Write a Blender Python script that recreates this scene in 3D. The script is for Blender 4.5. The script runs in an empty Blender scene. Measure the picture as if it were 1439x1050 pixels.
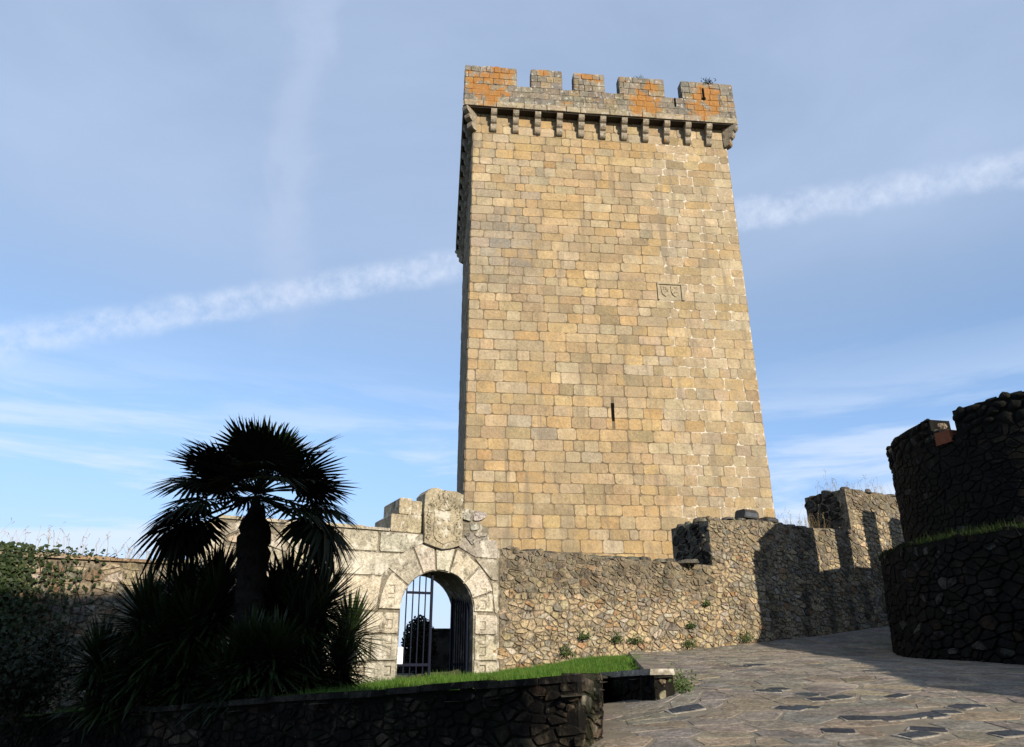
import bpy, math, random
import numpy as np
from mathutils import Vector, Matrix
R = math.radians
rng = random.Random(7)
scene = bpy.context.scene
C = scene.collection

# ------------------------------------------------------------------ camera
cam_d = bpy.data.cameras.new('camera'); cam = bpy.data.objects.new('camera', cam_d); C.objects.link(cam)
cam.location = (0, 0, 1.6); cam.rotation_euler = (R(90 + 21.3), 0, 0)
cam_d.sensor_width = 36; cam_d.lens = 36 * 1020 / 1439; cam_d.clip_start = .05; cam_d.clip_end = 9000
scene.camera = cam
scene.view_settings.view_transform = 'Standard'; scene.view_settings.look = 'None'
scene.view_settings.gamma = 1; scene.view_settings.exposure = 0.55

# ------------------------------------------------------------------ sun and sky
SUN_AZ, SUN_EL = 32, 22            # degrees right of straight behind the camera, height
sv = Vector((math.sin(R(SUN_AZ)) * math.cos(R(SUN_EL)), -math.cos(R(SUN_AZ)) * math.cos(R(SUN_EL)), math.sin(R(SUN_EL))))
sl = bpy.data.lights.new('sun', 'SUN'); sl.energy = 5.0; sl.angle = R(.53); sl.color = (1, .89, .72)
so = bpy.data.objects.new('sun', sl); C.objects.link(so); so.location = (30, -30, 40)
so.rotation_euler = (-sv).to_track_quat('-Z', 'Y').to_euler()

SKY = .13
world = bpy.data.worlds.new('World'); scene.world = world; world.use_nodes = True

class NT:
    def __init__(s, tree): s.t = tree
    def n(s, kind, **kw):
        nd = s.t.nodes.new('ShaderNode' + kind)
        for k, v in kw.items():
            if hasattr(nd, k) and k not in ('Scale',): setattr(nd, k, v)
            else: nd.inputs[k].default_value = v
        return nd
    def l(s, a, b): s.t.links.new(a, b)
    def put(s, sock, v):
        if hasattr(v, 'links') or isinstance(v, bpy.types.NodeSocket): s.l(v, sock)
        else: sock.default_value = v
    def math(s, op, a, b=0.0, c=None, clamp=False):
        nd = s.t.nodes.new('ShaderNodeMath'); nd.operation = op; nd.use_clamp = clamp
        s.put(nd.inputs[0], a); s.put(nd.inputs[1], b)
        if c is not None: s.put(nd.inputs[2], c)
        return nd.outputs[0]
    def dot(s, a, v):
        nd = s.t.nodes.new('ShaderNodeVectorMath'); nd.operation = 'DOT_PRODUCT'
        s.put(nd.inputs[0], a); s.put(nd.inputs[1], v); return nd.outputs['Value']
    def smooth(s, x, lo, hi):
        nd = s.t.nodes.new('ShaderNodeMapRange'); nd.interpolation_type = 'SMOOTHSTEP'
        s.put(nd.inputs['Value'], x); s.put(nd.inputs['From Min'], lo); s.put(nd.inputs['From Max'], hi)
        return nd.outputs[0]
    def lin(s, x, lo, hi, a=0., b=1.):
        nd = s.t.nodes.new('ShaderNodeMapRange')
        s.put(nd.inputs['Value'], x); s.put(nd.inputs['From Min'], lo); s.put(nd.inputs['From Max'], hi)
        s.put(nd.inputs['To Min'], a); s.put(nd.inputs['To Max'], b)
        return nd.outputs[0]
    def noise(s, vec, scale, detail=4., rough=.55, dist=0.):
        nd = s.t.nodes.new('ShaderNodeTexNoise'); s.l(vec, nd.inputs['Vector'])
        nd.inputs['Scale'].default_value = scale; nd.inputs['Detail'].default_value = detail
        nd.inputs['Roughness'].default_value = rough; nd.inputs['Distortion'].default_value = dist
        return nd.outputs['Fac']
    def mapv(s, vec, scale=(1, 1, 1), rot=(0, 0, 0), loc=(0, 0, 0)):
        nd = s.t.nodes.new('ShaderNodeMapping'); s.l(vec, nd.inputs['Vector'])
        nd.inputs['Scale'].default_value = scale; nd.inputs['Rotation'].default_value = rot; nd.inputs['Location'].default_value = loc
        return nd.outputs[0]
    def mix(s, f, a, b, mode='MIX'):
        nd = s.t.nodes.new('ShaderNodeMix'); nd.data_type = 'RGBA'; nd.blend_type = mode
        s.put(nd.inputs[0], f)
        for sock, v in ((nd.inputs[6], a), (nd.inputs[7], b)):
            if isinstance(v, tuple) and len(v) == 3: v = (*v, 1)
            s.put(sock, v)
        return nd.outputs[2]

def pix_dir(px, py):
    a = (px - 719.5) / 1020; v = (525 - py) / 1020; p = R(21.3)
    return Vector((a, math.cos(p) - v * math.sin(p), math.sin(p) + v * math.cos(p))).normalized()

def build_sky():
    t = world.node_tree; t.nodes.clear(); k = NT(t)
    sky = k.n('TexSky', sky_type='NISHITA'); sky.sun_disc = False
    sky.sun_elevation = R(SUN_EL); sky.sun_rotation = R(180 - SUN_AZ); sky.altitude = 400
    sky.air_density = 1.0; sky.dust_density = .5; sky.ozone_density = 1.2
    d = k.n('TexCoord').outputs['Generated']
    z = k.dot(d, (0, 0, 1))
    cl = lambda c: tuple(q / SKY for q in c)
    base = k.mix(k.math('MULTIPLY', k.smooth(z, .55, .02), .75), sky.outputs[0], cl((.20, .365, .72)))
    # thin cirrus veil, denser high up, streaky
    warp = k.mapv(d, (1.0, 1.0, 2.2), (.1, .25, .3))
    n1 = k.noise(warp, 1.7, 6, .55, .5)
    veil = k.math('MULTIPLY', k.smooth(z, .30, .56), k.lin(n1, .3, .7, .62, 1.0))
    col = k.mix(k.math('MULTIPLY', veil, .86), base, cl((.345, .435, .60)))
    # low bright cloud bars towards the horizon
    low = k.mapv(d, (1.2, 1.2, 9), (0.0, .06, 0))
    n2 = k.noise(low, 2.2, 6, .6, .4)
    lowm = k.math('MULTIPLY', k.smooth(n2, .42, .62), k.smooth(z, .40, .16))
    lowm = k.math('MAXIMUM', lowm, k.math('MULTIPLY', k.smooth(z, .24, .02), .5))
    col = k.mix(k.math('MULTIPLY', lowm, .82), col, cl((.54, .61, .72)))
    # vapour trail: a band along a great circle
    a, b = pix_dir(0, 482), pix_dir(1435, 236)
    n = a.cross(b).normalized()
    if n.z < 0: n = -n
    wob = k.noise(k.mapv(d, (1, 1, 1)), 22, 5, .6)
    off = k.math('ADD', k.dot(d, tuple(n)), k.math('MULTIPLY', k.math('SUBTRACT', wob, .5), .022))
    band = k.smooth(k.math('ABSOLUTE', off), .028, .007)
    streak = k.noise(k.mapv(d, (1, 1, 1), (.4, .2, .7)), 38, 4, .65)
    band = k.math('MULTIPLY', band, k.lin(streak, .32, .70, .08, .55))
    col = k.mix(band, col, cl((.56, .62, .73)))
    # a hanging wisp of cirrus
    a, b = pix_dir(428, 40), pix_dir(398, 400)
    n = a.cross(b).normalized(); mid = pix_dir(415, 190)
    w2 = k.noise(k.mapv(d, (1, 1, 1.0)), 7, 6, .62, .6)
    off = k.math('ADD', k.dot(d, tuple(n)), k.math('MULTIPLY', k.math('SUBTRACT', w2, .5), .16))
    wisp = k.math('MULTIPLY', k.smooth(k.math('ABSOLUTE', off), .050, .0), k.smooth(k.dot(d, tuple(mid)), .955, .995))
    col = k.mix(k.math('MULTIPLY', wisp, .24), col, cl((.44, .49, .62)))
    bg = k.n('Background'); bg.inputs['Strength'].default_value = SKY
    k.l(col, bg.inputs['Color'])
    out = k.n('OutputWorld'); k.l(bg.outputs[0], out.inputs[0])
build_sky()

# ------------------------------------------------------------------ materials
MATS = {}
def stone_mat(name, patch=(.75, 1.2), pscale=2.0, grain=.35, gscale=30, dark=None, white=None, moss=None, bump=.35, bscale=18, extra=(), lichen=()):
    """vertex colour (one per stone) x mottling, with stains of fixed shape; alpha of Col = orange lichen"""
    m = bpy.data.materials.new(name); m.use_nodes = True; t = m.node_tree; t.nodes.clear(); k = NT(t)
    pos = k.n('NewGeometry').outputs['Position']
    at = k.n('Attribute'); at.attribute_name = 'Col'
    c = at.outputs['Color']
    f = k.lin(k.noise(pos, pscale, 5, .6), .3, .7, patch[0], patch[1])
    g = k.lin(k.noise(pos, gscale, 5, .7), .3, .7, 1 - grain, 1 + grain)
    fg = k.math('MULTIPLY', f, g)
    vm = t.nodes.new('ShaderNodeVectorMath'); vm.operation = 'SCALE'; k.l(c, vm.inputs[0]); k.l(fg, vm.inputs['Scale'])
    c = vm.outputs[0]
    for spec in (dark, white, moss, *extra):
        if spec:
            col, sc, lo, hi, amt = spec[:5]; zsc = spec[5] if len(spec) > 5 else .8
            msk = k.smooth(k.noise(k.mapv(pos, (1, 1, zsc), loc=(sc, 2 * sc, 3)), sc, 7, .68), lo, hi)
            c = k.mix(k.math('MULTIPLY', msk, amt), c, col)
    # orange lichen colonies spreading over joints from a few centres
    if lichen:
        amt = None
        for (cx, cy, cz, rad) in lichen:
            vd = t.nodes.new('ShaderNodeVectorMath'); vd.operation = 'DISTANCE'; k.l(pos, vd.inputs[0]); vd.inputs[1].default_value = (cx, cy, cz)
            q = k.lin(vd.outputs['Value'], 0, rad, 1, 0)
            amt = q if amt is None else k.math('MAXIMUM', amt, q)
        on = k.math('MULTIPLY', k.math('SUBTRACT', k.noise(k.mapv(pos, loc=(9, 4, 1)), 1.9, 9, .68), .5), 3.2)
        om = k.smooth(k.math('ADD', on, k.math('MULTIPLY', amt, .95)), .28, .58)
        oc = k.mix(k.noise(pos, 9, 5), (.25, .085, .010), (.36, .18, .04))
        c = k.mix(k.math('MULTIPLY', om, .8), c, oc)
    bs = k.n('BsdfPrincipled'); k.l(c, bs.inputs['Base Color']); bs.inputs['Roughness'].default_value = .93
    bs.inputs['Specular IOR Level'].default_value = .15
    bn = k.n('Bump'); bn.inputs['Strength'].default_value = bump; bn.inputs['Distance'].default_value = .04
    h = k.math('ADD', k.noise(pos, bscale, 8, .7), k.math('MULTIPLY', k.noise(pos, bscale * .25, 3), .8))
    k.l(h, bn.inputs['Height']); k.l(bn.outputs[0], bs.inputs['Normal'])
    o = k.n('OutputMaterial'); k.l(bs.outputs[0], o.inputs[0])
    MATS[name] = m; return m

def plain_mat(name, a, b, scale=6, rough=.8, bump=.2, bscale=30, metal=0., spec=.3, trans=0.):
    m = bpy.data.materials.new(name); m.use_nodes = True; t = m.node_tree; t.nodes.clear(); k = NT(t)
    pos = k.n('NewGeometry').outputs['Position']
    c = k.mix(k.smooth(k.noise(pos, scale, 6, .65), .32, .68), a, b)
    bs = k.n('BsdfPrincipled'); k.l(c, bs.inputs['Base Color']); bs.inputs['Roughness'].default_value = rough
    bs.inputs['Metallic'].default_value = metal; bs.inputs['Specular IOR Level'].default_value = spec
    if bump:
        bn = k.n('Bump'); bn.inputs['Strength'].default_value = bump; bn.inputs['Distance'].default_value = .03
        k.l(k.noise(pos, bscale, 6, .7), bn.inputs['Height']); k.l(bn.outputs[0], bs.inputs['Normal'])
    o = k.n('OutputMaterial'); sh = bs.outputs[0]
    if trans:
        tr = k.n('BsdfTranslucent'); k.l(c, tr.inputs['Color'])
        mx = k.n('MixShader'); mx.inputs[0].default_value = trans
        k.l(bs.outputs[0], mx.inputs[1]); k.l(tr.outputs[0], mx.inputs[2]); sh = mx.outputs[0]
    k.l(sh, o.inputs[0]); MATS[name] = m; return m

TWT = R(5.7); TO = (-1.98, 30.0); TW = 13.36     # keep: turn, front left corner, width
def keep_pt(u, dep, z): return (TO[0] + u * math.cos(TWT) - dep * math.sin(TWT), TO[1] + u * math.sin(TWT) + dep * math.cos(TWT), z)
PARAPET_LICHEN = [(*keep_pt(u, -.5, z), q) for u, z, q in ((.5, 28.8, 1.7), (1.5, 29.9, 1.0), (9.0, 28.6, 1.3), (12.4, 29.3, 1.5), (11.9, 28.6, 1.0), (6.0, 30.2, .7), (9.3, 29.9, .8), (3.6, 30.2, .5))]
M_TOWER = stone_mat('golden_ashlar', (.80, 1.18), 1.1, .22, 9, dark=((.14, .118, .082), 3.4, .54, .74, .65), white=((.37, .315, .22), 5, .56, .72, .45), bump=.6, bscale=9, extra=(((.245, .20, .135), .55, .48, .66, .55), ((.37, .245, .105), .8, .52, .68, .5), ((.10, .085, .06), 11, .60, .70, .5), ((.16, .132, .095), 1.7, .53, .68, .6, .10)))
M_TMORT = stone_mat('tower_joint_mortar', (.7, 1.2), 1.0, .3, 20, bump=.3)
M_PARA = stone_mat('lichen_parapet_stone', (.7, 1.2), 1.6, .4, 24, dark=((.05, .045, .04), 7, .56, .68, .75), white=((.42, .40, .36), 6, .54, .64, .7), bump=.8, extra=(((.05, .045, .038), 3.5, .55, .68, .6),), lichen=PARAPET_LICHEN)
M_GATE = stone_mat('pale_granite', (.70, 1.2), 1.9, .45, 20, dark=((.075, .066, .052), 4.6, .53, .68, .8), white=((.54, .51, .44), 4, .52, .64, .75), bump=1.0, bscale=13, extra=(((.03, .027, .022), 9, .58, .68, .7),))
M_RUB = stone_mat('field_rubble', (.65, 1.3), 2.2, .5, 20, dark=((.05, .043, .033), 4.6, .52, .68, .82), white=((.42, .39, .33), 9, .58, .70, .55), bump=1.0, bscale=16, extra=(((.022, .019, .014), 10, .52, .63, .8),))
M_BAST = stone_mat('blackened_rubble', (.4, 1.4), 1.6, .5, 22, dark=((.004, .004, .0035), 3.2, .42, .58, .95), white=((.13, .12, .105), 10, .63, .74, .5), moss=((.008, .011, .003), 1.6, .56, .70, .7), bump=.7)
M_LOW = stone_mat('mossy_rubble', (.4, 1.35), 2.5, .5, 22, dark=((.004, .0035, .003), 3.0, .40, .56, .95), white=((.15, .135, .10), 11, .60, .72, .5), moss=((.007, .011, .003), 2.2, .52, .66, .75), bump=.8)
M_FLAG = stone_mat('path_flagstone', (.6, 1.3), 2.1, .45, 16, dark=((.06, .052, .042), 2.3, .56, .72, .6), white=((.30, .27, .22), 4, .62, .75, .4), bump=1.0, bscale=9)
M_DIRT = plain_mat('path_grit', (.14, .12, .09), (.20, .172, .132), 3, .95, .5, 40)
M_SOIL = plain_mat('terrace_soil', (.03, .024, .015), (.05, .045, .02), 3, .95, .5, 30)
M_GROUND = plain_mat('hill_grass', (.04, .05, .02), (.07, .065, .03), .4, .95, .4, 8)
M_GRASS = plain_mat('grass_blades', (.045, .12, .012), (.095, .16, .024), 3, .6, 0, spec=.2, trans=.25)
M_LEDGE = plain_mat('shaded_ledge_grass', (.010, .022, .004), (.022, .034, .008), 3, .7, 0, spec=.1)  # darker copy of the grass, ledge shade put into its colour
M_DRY = plain_mat('dry_stalks', (.30, .23, .12), (.22, .15, .07), 8, .8, 0)
M_PALM = plain_mat('palm_leaf', (.005, .009, .003), (.010, .015, .005), 4, .6, 0, spec=.1)
M_TRUNK = plain_mat('palm_fibre', (.005, .004, .003), (.014, .010, .007), 14, .95, .8, 40)
M_YUC = plain_mat('yucca_leaf', (.008, .018, .005), (.022, .036, .010), 5, .5, 0, spec=.25)
M_IVY = plain_mat('ivy_leaf', (.008, .017, .005), (.03, .045, .011), 7, .55, 0, spec=.25)
M_WEED = plain_mat('weed_leaf', (.025, .05, .012), (.06, .085, .022), 9, .6, 0, spec=.2)
M_BUSH = plain_mat('bush_leaf', (.005, .009, .003), (.012, .018, .006), 6, .6, 0, spec=.2)
M_STEM = plain_mat('woody_stem', (.03, .022, .015), (.06, .045, .03), 14, .9, .5)
M_IRON = plain_mat('painted_iron', (.004, .006, .016), (.007, .009, .020), 12, .6, .1, 60, spec=.08)
M_PAPER = plain_mat('notice_paper', (.72, .74, .78), (.78, .80, .82), 6, .7, 0)
M_INK = plain_mat('notice_ink', (.25, .28, .34), (.3, .33, .4), 6, .7, 0)
M_HOLE = plain_mat('slit_interior', (.006, .005, .004), (.010, .008, .006), 6, 1, 0, spec=0)
M_LAMP = plain_mat('floodlight_housing', (.018, .017, .016), (.04, .036, .03), 12, .6, .1)
M_GLASS = plain_mat('floodlight_glass', (.05, .055, .06), (.08, .085, .09), 6, .15, 0, spec=.6)
M_PLASTER = plain_mat('building_render', (.16, .14, .11), (.22, .19, .15), 1.5, .9, .3)
M_ROOF = plain_mat('roof_tile', (.16, .07, .04), (.24, .11, .06), 3, .9, .4)
M_WIN = plain_mat('dark_pane', (.012, .014, .018), (.02, .022, .027), 3, .15, 0, spec=.5)
M_BRICK = stone_mat('red_stone', (.8, 1.1), 3, .3, 25)

# ------------------------------------------------------------------ helpers
class MB:
    def __init__(s): s.v = []; s.f = []; s.c = []
    def add(s, vs, fs, col=(.3, .3, .3, 0)):
        o = len(s.v); s.v += [tuple(p) for p in vs]; s.f += [tuple(i + o for i in f) for f in fs]
        if len(col) == 3: col = (*col, 0.)
        s.c += [col] * len(fs)
    def box(s, x0, x1, y0, y1, z0, z1, col=(.3, .3, .3, 0)):
        vs = [(x, y, z) for z in (z0, z1) for y in (y0, y1) for x in (x0, x1)]
        s.add(vs, [(0, 2, 3, 1), (4, 5, 7, 6), (0, 1, 5, 4), (2, 6, 7, 3), (0, 4, 6, 2), (1, 3, 7, 5)], col)
    def prism(s, prof, y0, y1, col=(.3, .3, .3, 0)):
        """profile in (x,z), counter-clockwise seen from -y; extruded y0 (front) to y1"""
        n = len(prof)
        vs = [(x, y0, z) for x, z in prof] + [(x, y1, z) for x, z in prof]
        s.add(vs, [tuple(range(n)), tuple(range(2 * n - 1, n - 1, -1))] + [(i, i + n, (i + 1) % n + n, (i + 1) % n) for i in range(n)], col)
    def tube(s, pts, rad, n=6, col=(.3, .3, .3, 0)):
        vs = []; m = len(pts)
        for i, p in enumerate(pts):
            p = Vector(p); a = Vector(pts[max(i - 1, 0)]); b = Vector(pts[min(i + 1, m - 1)])
            d = (b - a).normalized(); u = d.orthogonal().normalized() if abs(d.z) < .9 else Vector((1, 0, 0))
            u = (u - d * u.dot(d)).normalized(); w = d.cross(u); r = rad[i] if hasattr(rad, '__len__') else rad
            vs += [p + (u * math.cos(2 * math.pi * j / n) + w * math.sin(2 * math.pi * j / n)) * r for j in range(n)]
        fs = [(i * n + j, i * n + (j + 1) % n, (i + 1) * n + (j + 1) % n, (i + 1) * n + j) for i in range(m - 1) for j in range(n)]
        fs += [tuple(range(n - 1, -1, -1)), tuple((m - 1) * n + j for j in range(n))]
        s.add(vs, fs, col)
    def build(s, name, mat, parent=None, smooth=False):
        me = bpy.data.meshes.new(name); me.from_pydata(s.v, [], s.f)
        me.materials.append(mat)
        at = me.color_attributes.new('Col', 'FLOAT_COLOR', 'CORNER')
        ln = np.array([len(f) for f in s.f]); cols = np.repeat(np.array(s.c, dtype=np.float32).reshape(-1, 4), ln, axis=0)
        at.data.foreach_set('color', cols.ravel())
        if smooth: me.polygons.foreach_set('use_smooth', [True] * len(me.polygons))
        me.update()
        o = bpy.data.objects.new(name, me); C.objects.link(o)
        if parent: o.parent = parent
        return o

def tag(o, label=None, cat=None, group=None, kind=None):
    if label: o['label'] = label
    if cat: o['category'] = cat
    if group: o['group'] = group
    if kind: o['kind'] = kind
    return o
def empty(name, loc, rz=0., **kw):
    o = bpy.data.objects.new(name, None); C.objects.link(o); o.location = loc; o.rotation_euler = (0, 0, rz)
    o.empty_display_size = .2
    return tag(o, **kw)

def lerp(a, b, t): return a + (b - a) * t
def mixc(a, b, t): return tuple(lerp(p, q, t) for p, q in zip(a, b))
def jit(c, s, r=None):
    r = r or rng; k = 1 + r.uniform(-s, s); return tuple(max(0., q * k * (1 + r.uniform(-s, s) * .25)) for q in c[:3])
def sstep(x, a, b):
    t = min(1., max(0., (x - a) / (b - a))); return t * t * (3 - 2 * t)

def stone_geo(poly, mapf, d, inset, dome, r, sink=.03, tilt=1.):
    cx = sum(p[0] for p in poly) / len(poly); cy = sum(p[1] for p in poly) / len(poly)
    n = len(poly); vs = [mapf(u, v, -sink) for u, v in poly]
    tu, tv = r.uniform(-.25, .25) * tilt, r.uniform(-.25, .25) * tilt
    for u, v in poly:
        L = math.hypot(cx - u, cy - v) + 1e-6; k = min(.6, inset / L)
        uu, vv = u + (cx - u) * k, v + (cy - v) * k
        vs.append(mapf(uu, vv, d * (1 + r.uniform(-.15, .15)) + ((uu - cx) * tu + (vv - cy) * tv) * d * 2))
    fs = [(i, (i + 1) % n, n + (i + 1) % n, n + i) for i in range(n)]
    if dome:
        vs.append(mapf(cx, cy, d + dome)); fs += [(n + i, n + (i + 1) % n, 2 * n) for i in range(n)]
    else: fs.append(tuple(range(n, 2 * n)))
    return vs, fs

def emit(stones, parent, mat, name, mapf, d=.03, inset=.02, dome=0., limit=300, smooth=False, r=None, stuff_name=None):
    """stones: (polygon, colour, score). The largest become single pieces, the rest one joined part."""
    r = r or rng; smooth = False
    stones = sorted(stones, key=lambda s: -s[2]); rest = MB()
    for i, (poly, col, sc) in enumerate(stones):
        rough = dome > 0
        vs, fs = stone_geo(poly, mapf, d * r.uniform(.5, 1.7) if rough else d * r.uniform(.6, 1.35), inset, 0, r, tilt=4. if rough else 1.)
        if i < limit and sc > 0:
            m = MB(); m.add(vs, fs, col); m.build(name, mat, parent, smooth)
        else: rest.add(vs, fs, col)
    if rest.v: tag(rest.build(stuff_name or name + 's', mat, parent, smooth), kind='stuff')

def courses(u0, u1, zs, wmin, wmax, gap, colf, scoref=None, r=None, cut=.03, ragged=.012, skip=None):
    """coursed ashlar between u0 and u1"""
    r = r or rng; out = []
    for j in range(len(zs) - 1):
        za, zb = zs[j], zs[j + 1]; u = u0; first = True
        while u < u1 - 1e-3:
            w = r.uniform(wmin, wmax) * (r.choice((.62, 1, 1, 1, 1.3)))
            if first: w *= r.uniform(.4, 1); first = False
            e = u + w
            if u1 - e < wmin * .6: e = u1
            c = [r.uniform(.3, 1) * cut for _ in range(4)]; g = gap * r.uniform(.5, 1.1)
            q = lambda: r.uniform(-ragged, ragged)
            a, b, lo, hi = u + g / 2, e - g / 2, za + g / 2, zb - g / 2
            ja, jb, jl, jh = q(), q(), q(), q()
            if not (skip and skip(a, b, lo, hi)):
                poly = [(a + c[0], lo + jl), (b - c[1], lo + q()), (b + jb, lo + c[1]), (b + q(), hi - c[2]), (b - c[2], hi + jh), (a + c[3], hi + q()), (a + ja, hi - c[3]), (a + q(), lo + c[0])]
                cu, cz = (a + b) / 2, (lo + hi) / 2
                out.append((poly, colf(cu, cz, r), scoref(cu, cz, (b - a) * (hi - lo)) if scoref else (b - a) * (hi - lo)))
            u = e
    return out

def clip(poly, px, py, nx, ny):
    """keep the side where (p - (px,py)) . n <= 0"""
    out = []
    for i in range(len(poly)):
        a, b = poly[i], poly[(i + 1) % len(poly)]
        da = (a[0] - px) * nx + (a[1] - py) * ny; db = (b[0] - px) * nx + (b[1] - py) * ny
        if da <= 0: out.append(a)
        if (da < 0) != (db < 0) and abs(da - db) > 1e-9:
            t = da / (da - db); out.append((a[0] + (b[0] - a[0]) * t, a[1] + (b[1] - a[1]) * t))
    return out

def rubble(u0, u1, zlo, zhi, du, dv, gap, colf, inside, scoref=None, r=None, drop=.22, rnd=.28, split=.0):
    """irregular cells. zlo/zhi numbers; inside(u,z) decides which seeds are kept"""
    r = r or rng; nu = int((u1 - u0) / du) + 3; nv = int((zhi - zlo) / dv) + 3; seeds = {}
    for j in range(-1, nv):
        for i in range(-1, nu):
            if r.random() < drop: continue
            seeds[(i, j)] = [(u0 + (i + .5 * (j % 2) + r.uniform(-.42, .42)) * du, zlo + (j + .5 + r.uniform(-.40, .40)) * dv) for _ in range(2 if r.random() < split else 1)]
    asp = du / dv; out = []
    for (i, j), (su, sz) in [(k_, p_) for k_, l_ in seeds.items() for p_ in l_]:
        if not inside(su, sz): continue
        poly = [(su - 1.6 * du, sz - 1.6 * dv), (su + 1.6 * du, sz - 1.6 * dv), (su + 1.6 * du, sz + 1.6 * dv), (su - 1.6 * du, sz + 1.6 * dv)]
        near = [o for a in range(-3, 4) for b in range(-3, 4) for o in seeds.get((i + a, j + b), ()) if o[0] != su]
        for o in near:
            dx, dz = o[0] - su, (o[1] - sz) * asp
            poly = clip(poly, (su + o[0]) / 2, (sz + o[1]) / 2, dx, dz * asp)
            if len(poly) < 3: break
        if len(poly) < 3: continue
        # joints, then cut corners
        cx = sum(p[0] for p in poly) / len(poly); cz = sum(p[1] for p in poly) / len(poly)
        q = []
        for p in poly:
            L = math.hypot(p[0] - cx, p[1] - cz) + 1e-6; k = max(.3, 1 - gap * r.uniform(.5, 1.3) / L); q.append((cx + (p[0] - cx) * k, cz + (p[1] - cz) * k))
        q = [p for n_, p in enumerate(q) if math.hypot(p[0] - q[n_ - 1][0], p[1] - q[n_ - 1][1]) > .025]
        if len(q) < 3: continue
        s = []
        for n_ in range(len(q)):
            a, b = q[n_], q[(n_ + 1) % len(q)]; k = rnd * r.uniform(.5, 1.2)
            s += [(lerp(a[0], b[0], k), lerp(a[1], b[1], k)), (lerp(a[0], b[0], 1 - k), lerp(a[1], b[1], 1 - k))]
        area = abs(sum(s[n_][0] * s[(n_ + 1) % len(s)][1] - s[(n_ + 1) % len(s)][0] * s[n_][1] for n_ in range(len(s)))) / 2
        if area < .002: continue
        out.append((s, colf(cx, cz, r), scoref(cx, cz, area) if scoref else area))
    return out

def pick(r, table):
    t = r.random() * sum(w for w, _ in table)
    for w, c in table:
        t -= w
        if t <= 0: return c
    return table[-1][1]
front = lambda u, v, d: (u, -d, v)

# ------------------------------------------------------------------ terrain
TH = R(27); GX, GY = -1.9, 18.0                 # gate wall line
cW, sW = math.cos(TH), math.sin(TH)
def wall_pt(u, dep=0.): return (GX + u * cW - dep * sW, GY + u * sW + dep * cW)
def behind(x, y): return -(x - GX) * sW + (y - GY) * cW
def gauss(x, y, cx, cy, s): return math.exp(-((x - cx) ** 2 + (y - cy) ** 2) / (2 * s * s))
def inside_poly(x, y, P):
    r_ = False
    for i in range(len(P)):
        (x0, y0), (x1, y1) = P[i], P[i - 1]
        if (y0 > y) != (y1 > y) and x < (x1 - x0) * (y - y0) / (y1 - y0) + x0: r_ = not r_
    return r_
FW0, FW1 = (.66, 8.1), (-9.6, 14.07)            # low front wall, right end to left end
CAP = (.91, 8.53)
NOTCH, CORNER, CAP2 = (1.46, 13.0), (1.99, 11.05), (2.27, 11.17)
CEND = wall_pt(6.0)
TERR = [CORNER, CAP2, CEND, wall_pt(-13.), FW1, FW0, CAP, NOTCH]
BC = (15.39, 18.8)                              # round turret

TERR_G = [(2.1, 11.7), (3.3, 19.8), wall_pt(5.6, .4), wall_pt(-13., .4), (-9.4, 14.3), (.5, 8.7), (1.2, 13.4)]
def path_h(x, y):
    yy = max(-12, min(27, y)); xx = max(-20, min(16, x))
    h = .092 * yy + .02 * xx + .12 * min(0, xx - 1)
    h += -.42 * gauss(x, y, 1.35, 13.2, .75) + .12 * gauss(x, y, 2.5, 11, .6) - .28 * gauss(x, y, 4, 21, 2.5) - .17 * gauss(x, y, 1.15, 10.9, .95) - .42 * gauss(x, y, 10.2, 20.5, 2.5) - .2 * gauss(x, y, 11, 15, 2.2)
    return h
def ground_h(x, y):
    b = behind(x, y); h = path_h(x, y)
    if b > 0:
        inner = 1.15 - .05 * max(0, b - 6)
        h = lerp(min(h, 1.15) if b > 1 else h, inner, sstep(b, .3, 1.2))
    if inside_poly(x, y, TERR_G): h = min(h, terrace_h(x, y) - .35)
    rr = math.hypot(x - 2, y - 12)
    if rr > 34: h = lerp(h, -55, sstep(rr, 34, 320))
    return h
def terrace_h(x, y): return 1.30 + .06 * x + (.02 * (x + 2) if x < -2 else 0) + .15 * sstep(y, 12.5, 17) * sstep(x, -.2, 2)

def build_ground():
    def axis(lo, hi, step):
        a = list(np.arange(lo, hi + .01, step)); d = step; p = hi; q = lo; up = []; dn = []
        while p < 5000: d *= 1.35; p += d; q -= d; up.append(p); dn.append(q)
        return dn[::-1] + a + up
    xs = axis(-22, 28, .5); ys = axis(-24, 44, .5); nx = len(xs)
    m = MB(); vs = [(x, y, ground_h(x, y) - .03) for y in ys for x in xs]
    fs = [(j * nx + i, j * nx + i + 1, (j + 1) * nx + i + 1, (j + 1) * nx + i) for j in range(len(ys) - 1) for i in range(nx - 1)]
    m.add(vs, fs); tag(m.build('ground', M_GROUND, None, True), kind='structure')
build_ground()

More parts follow.
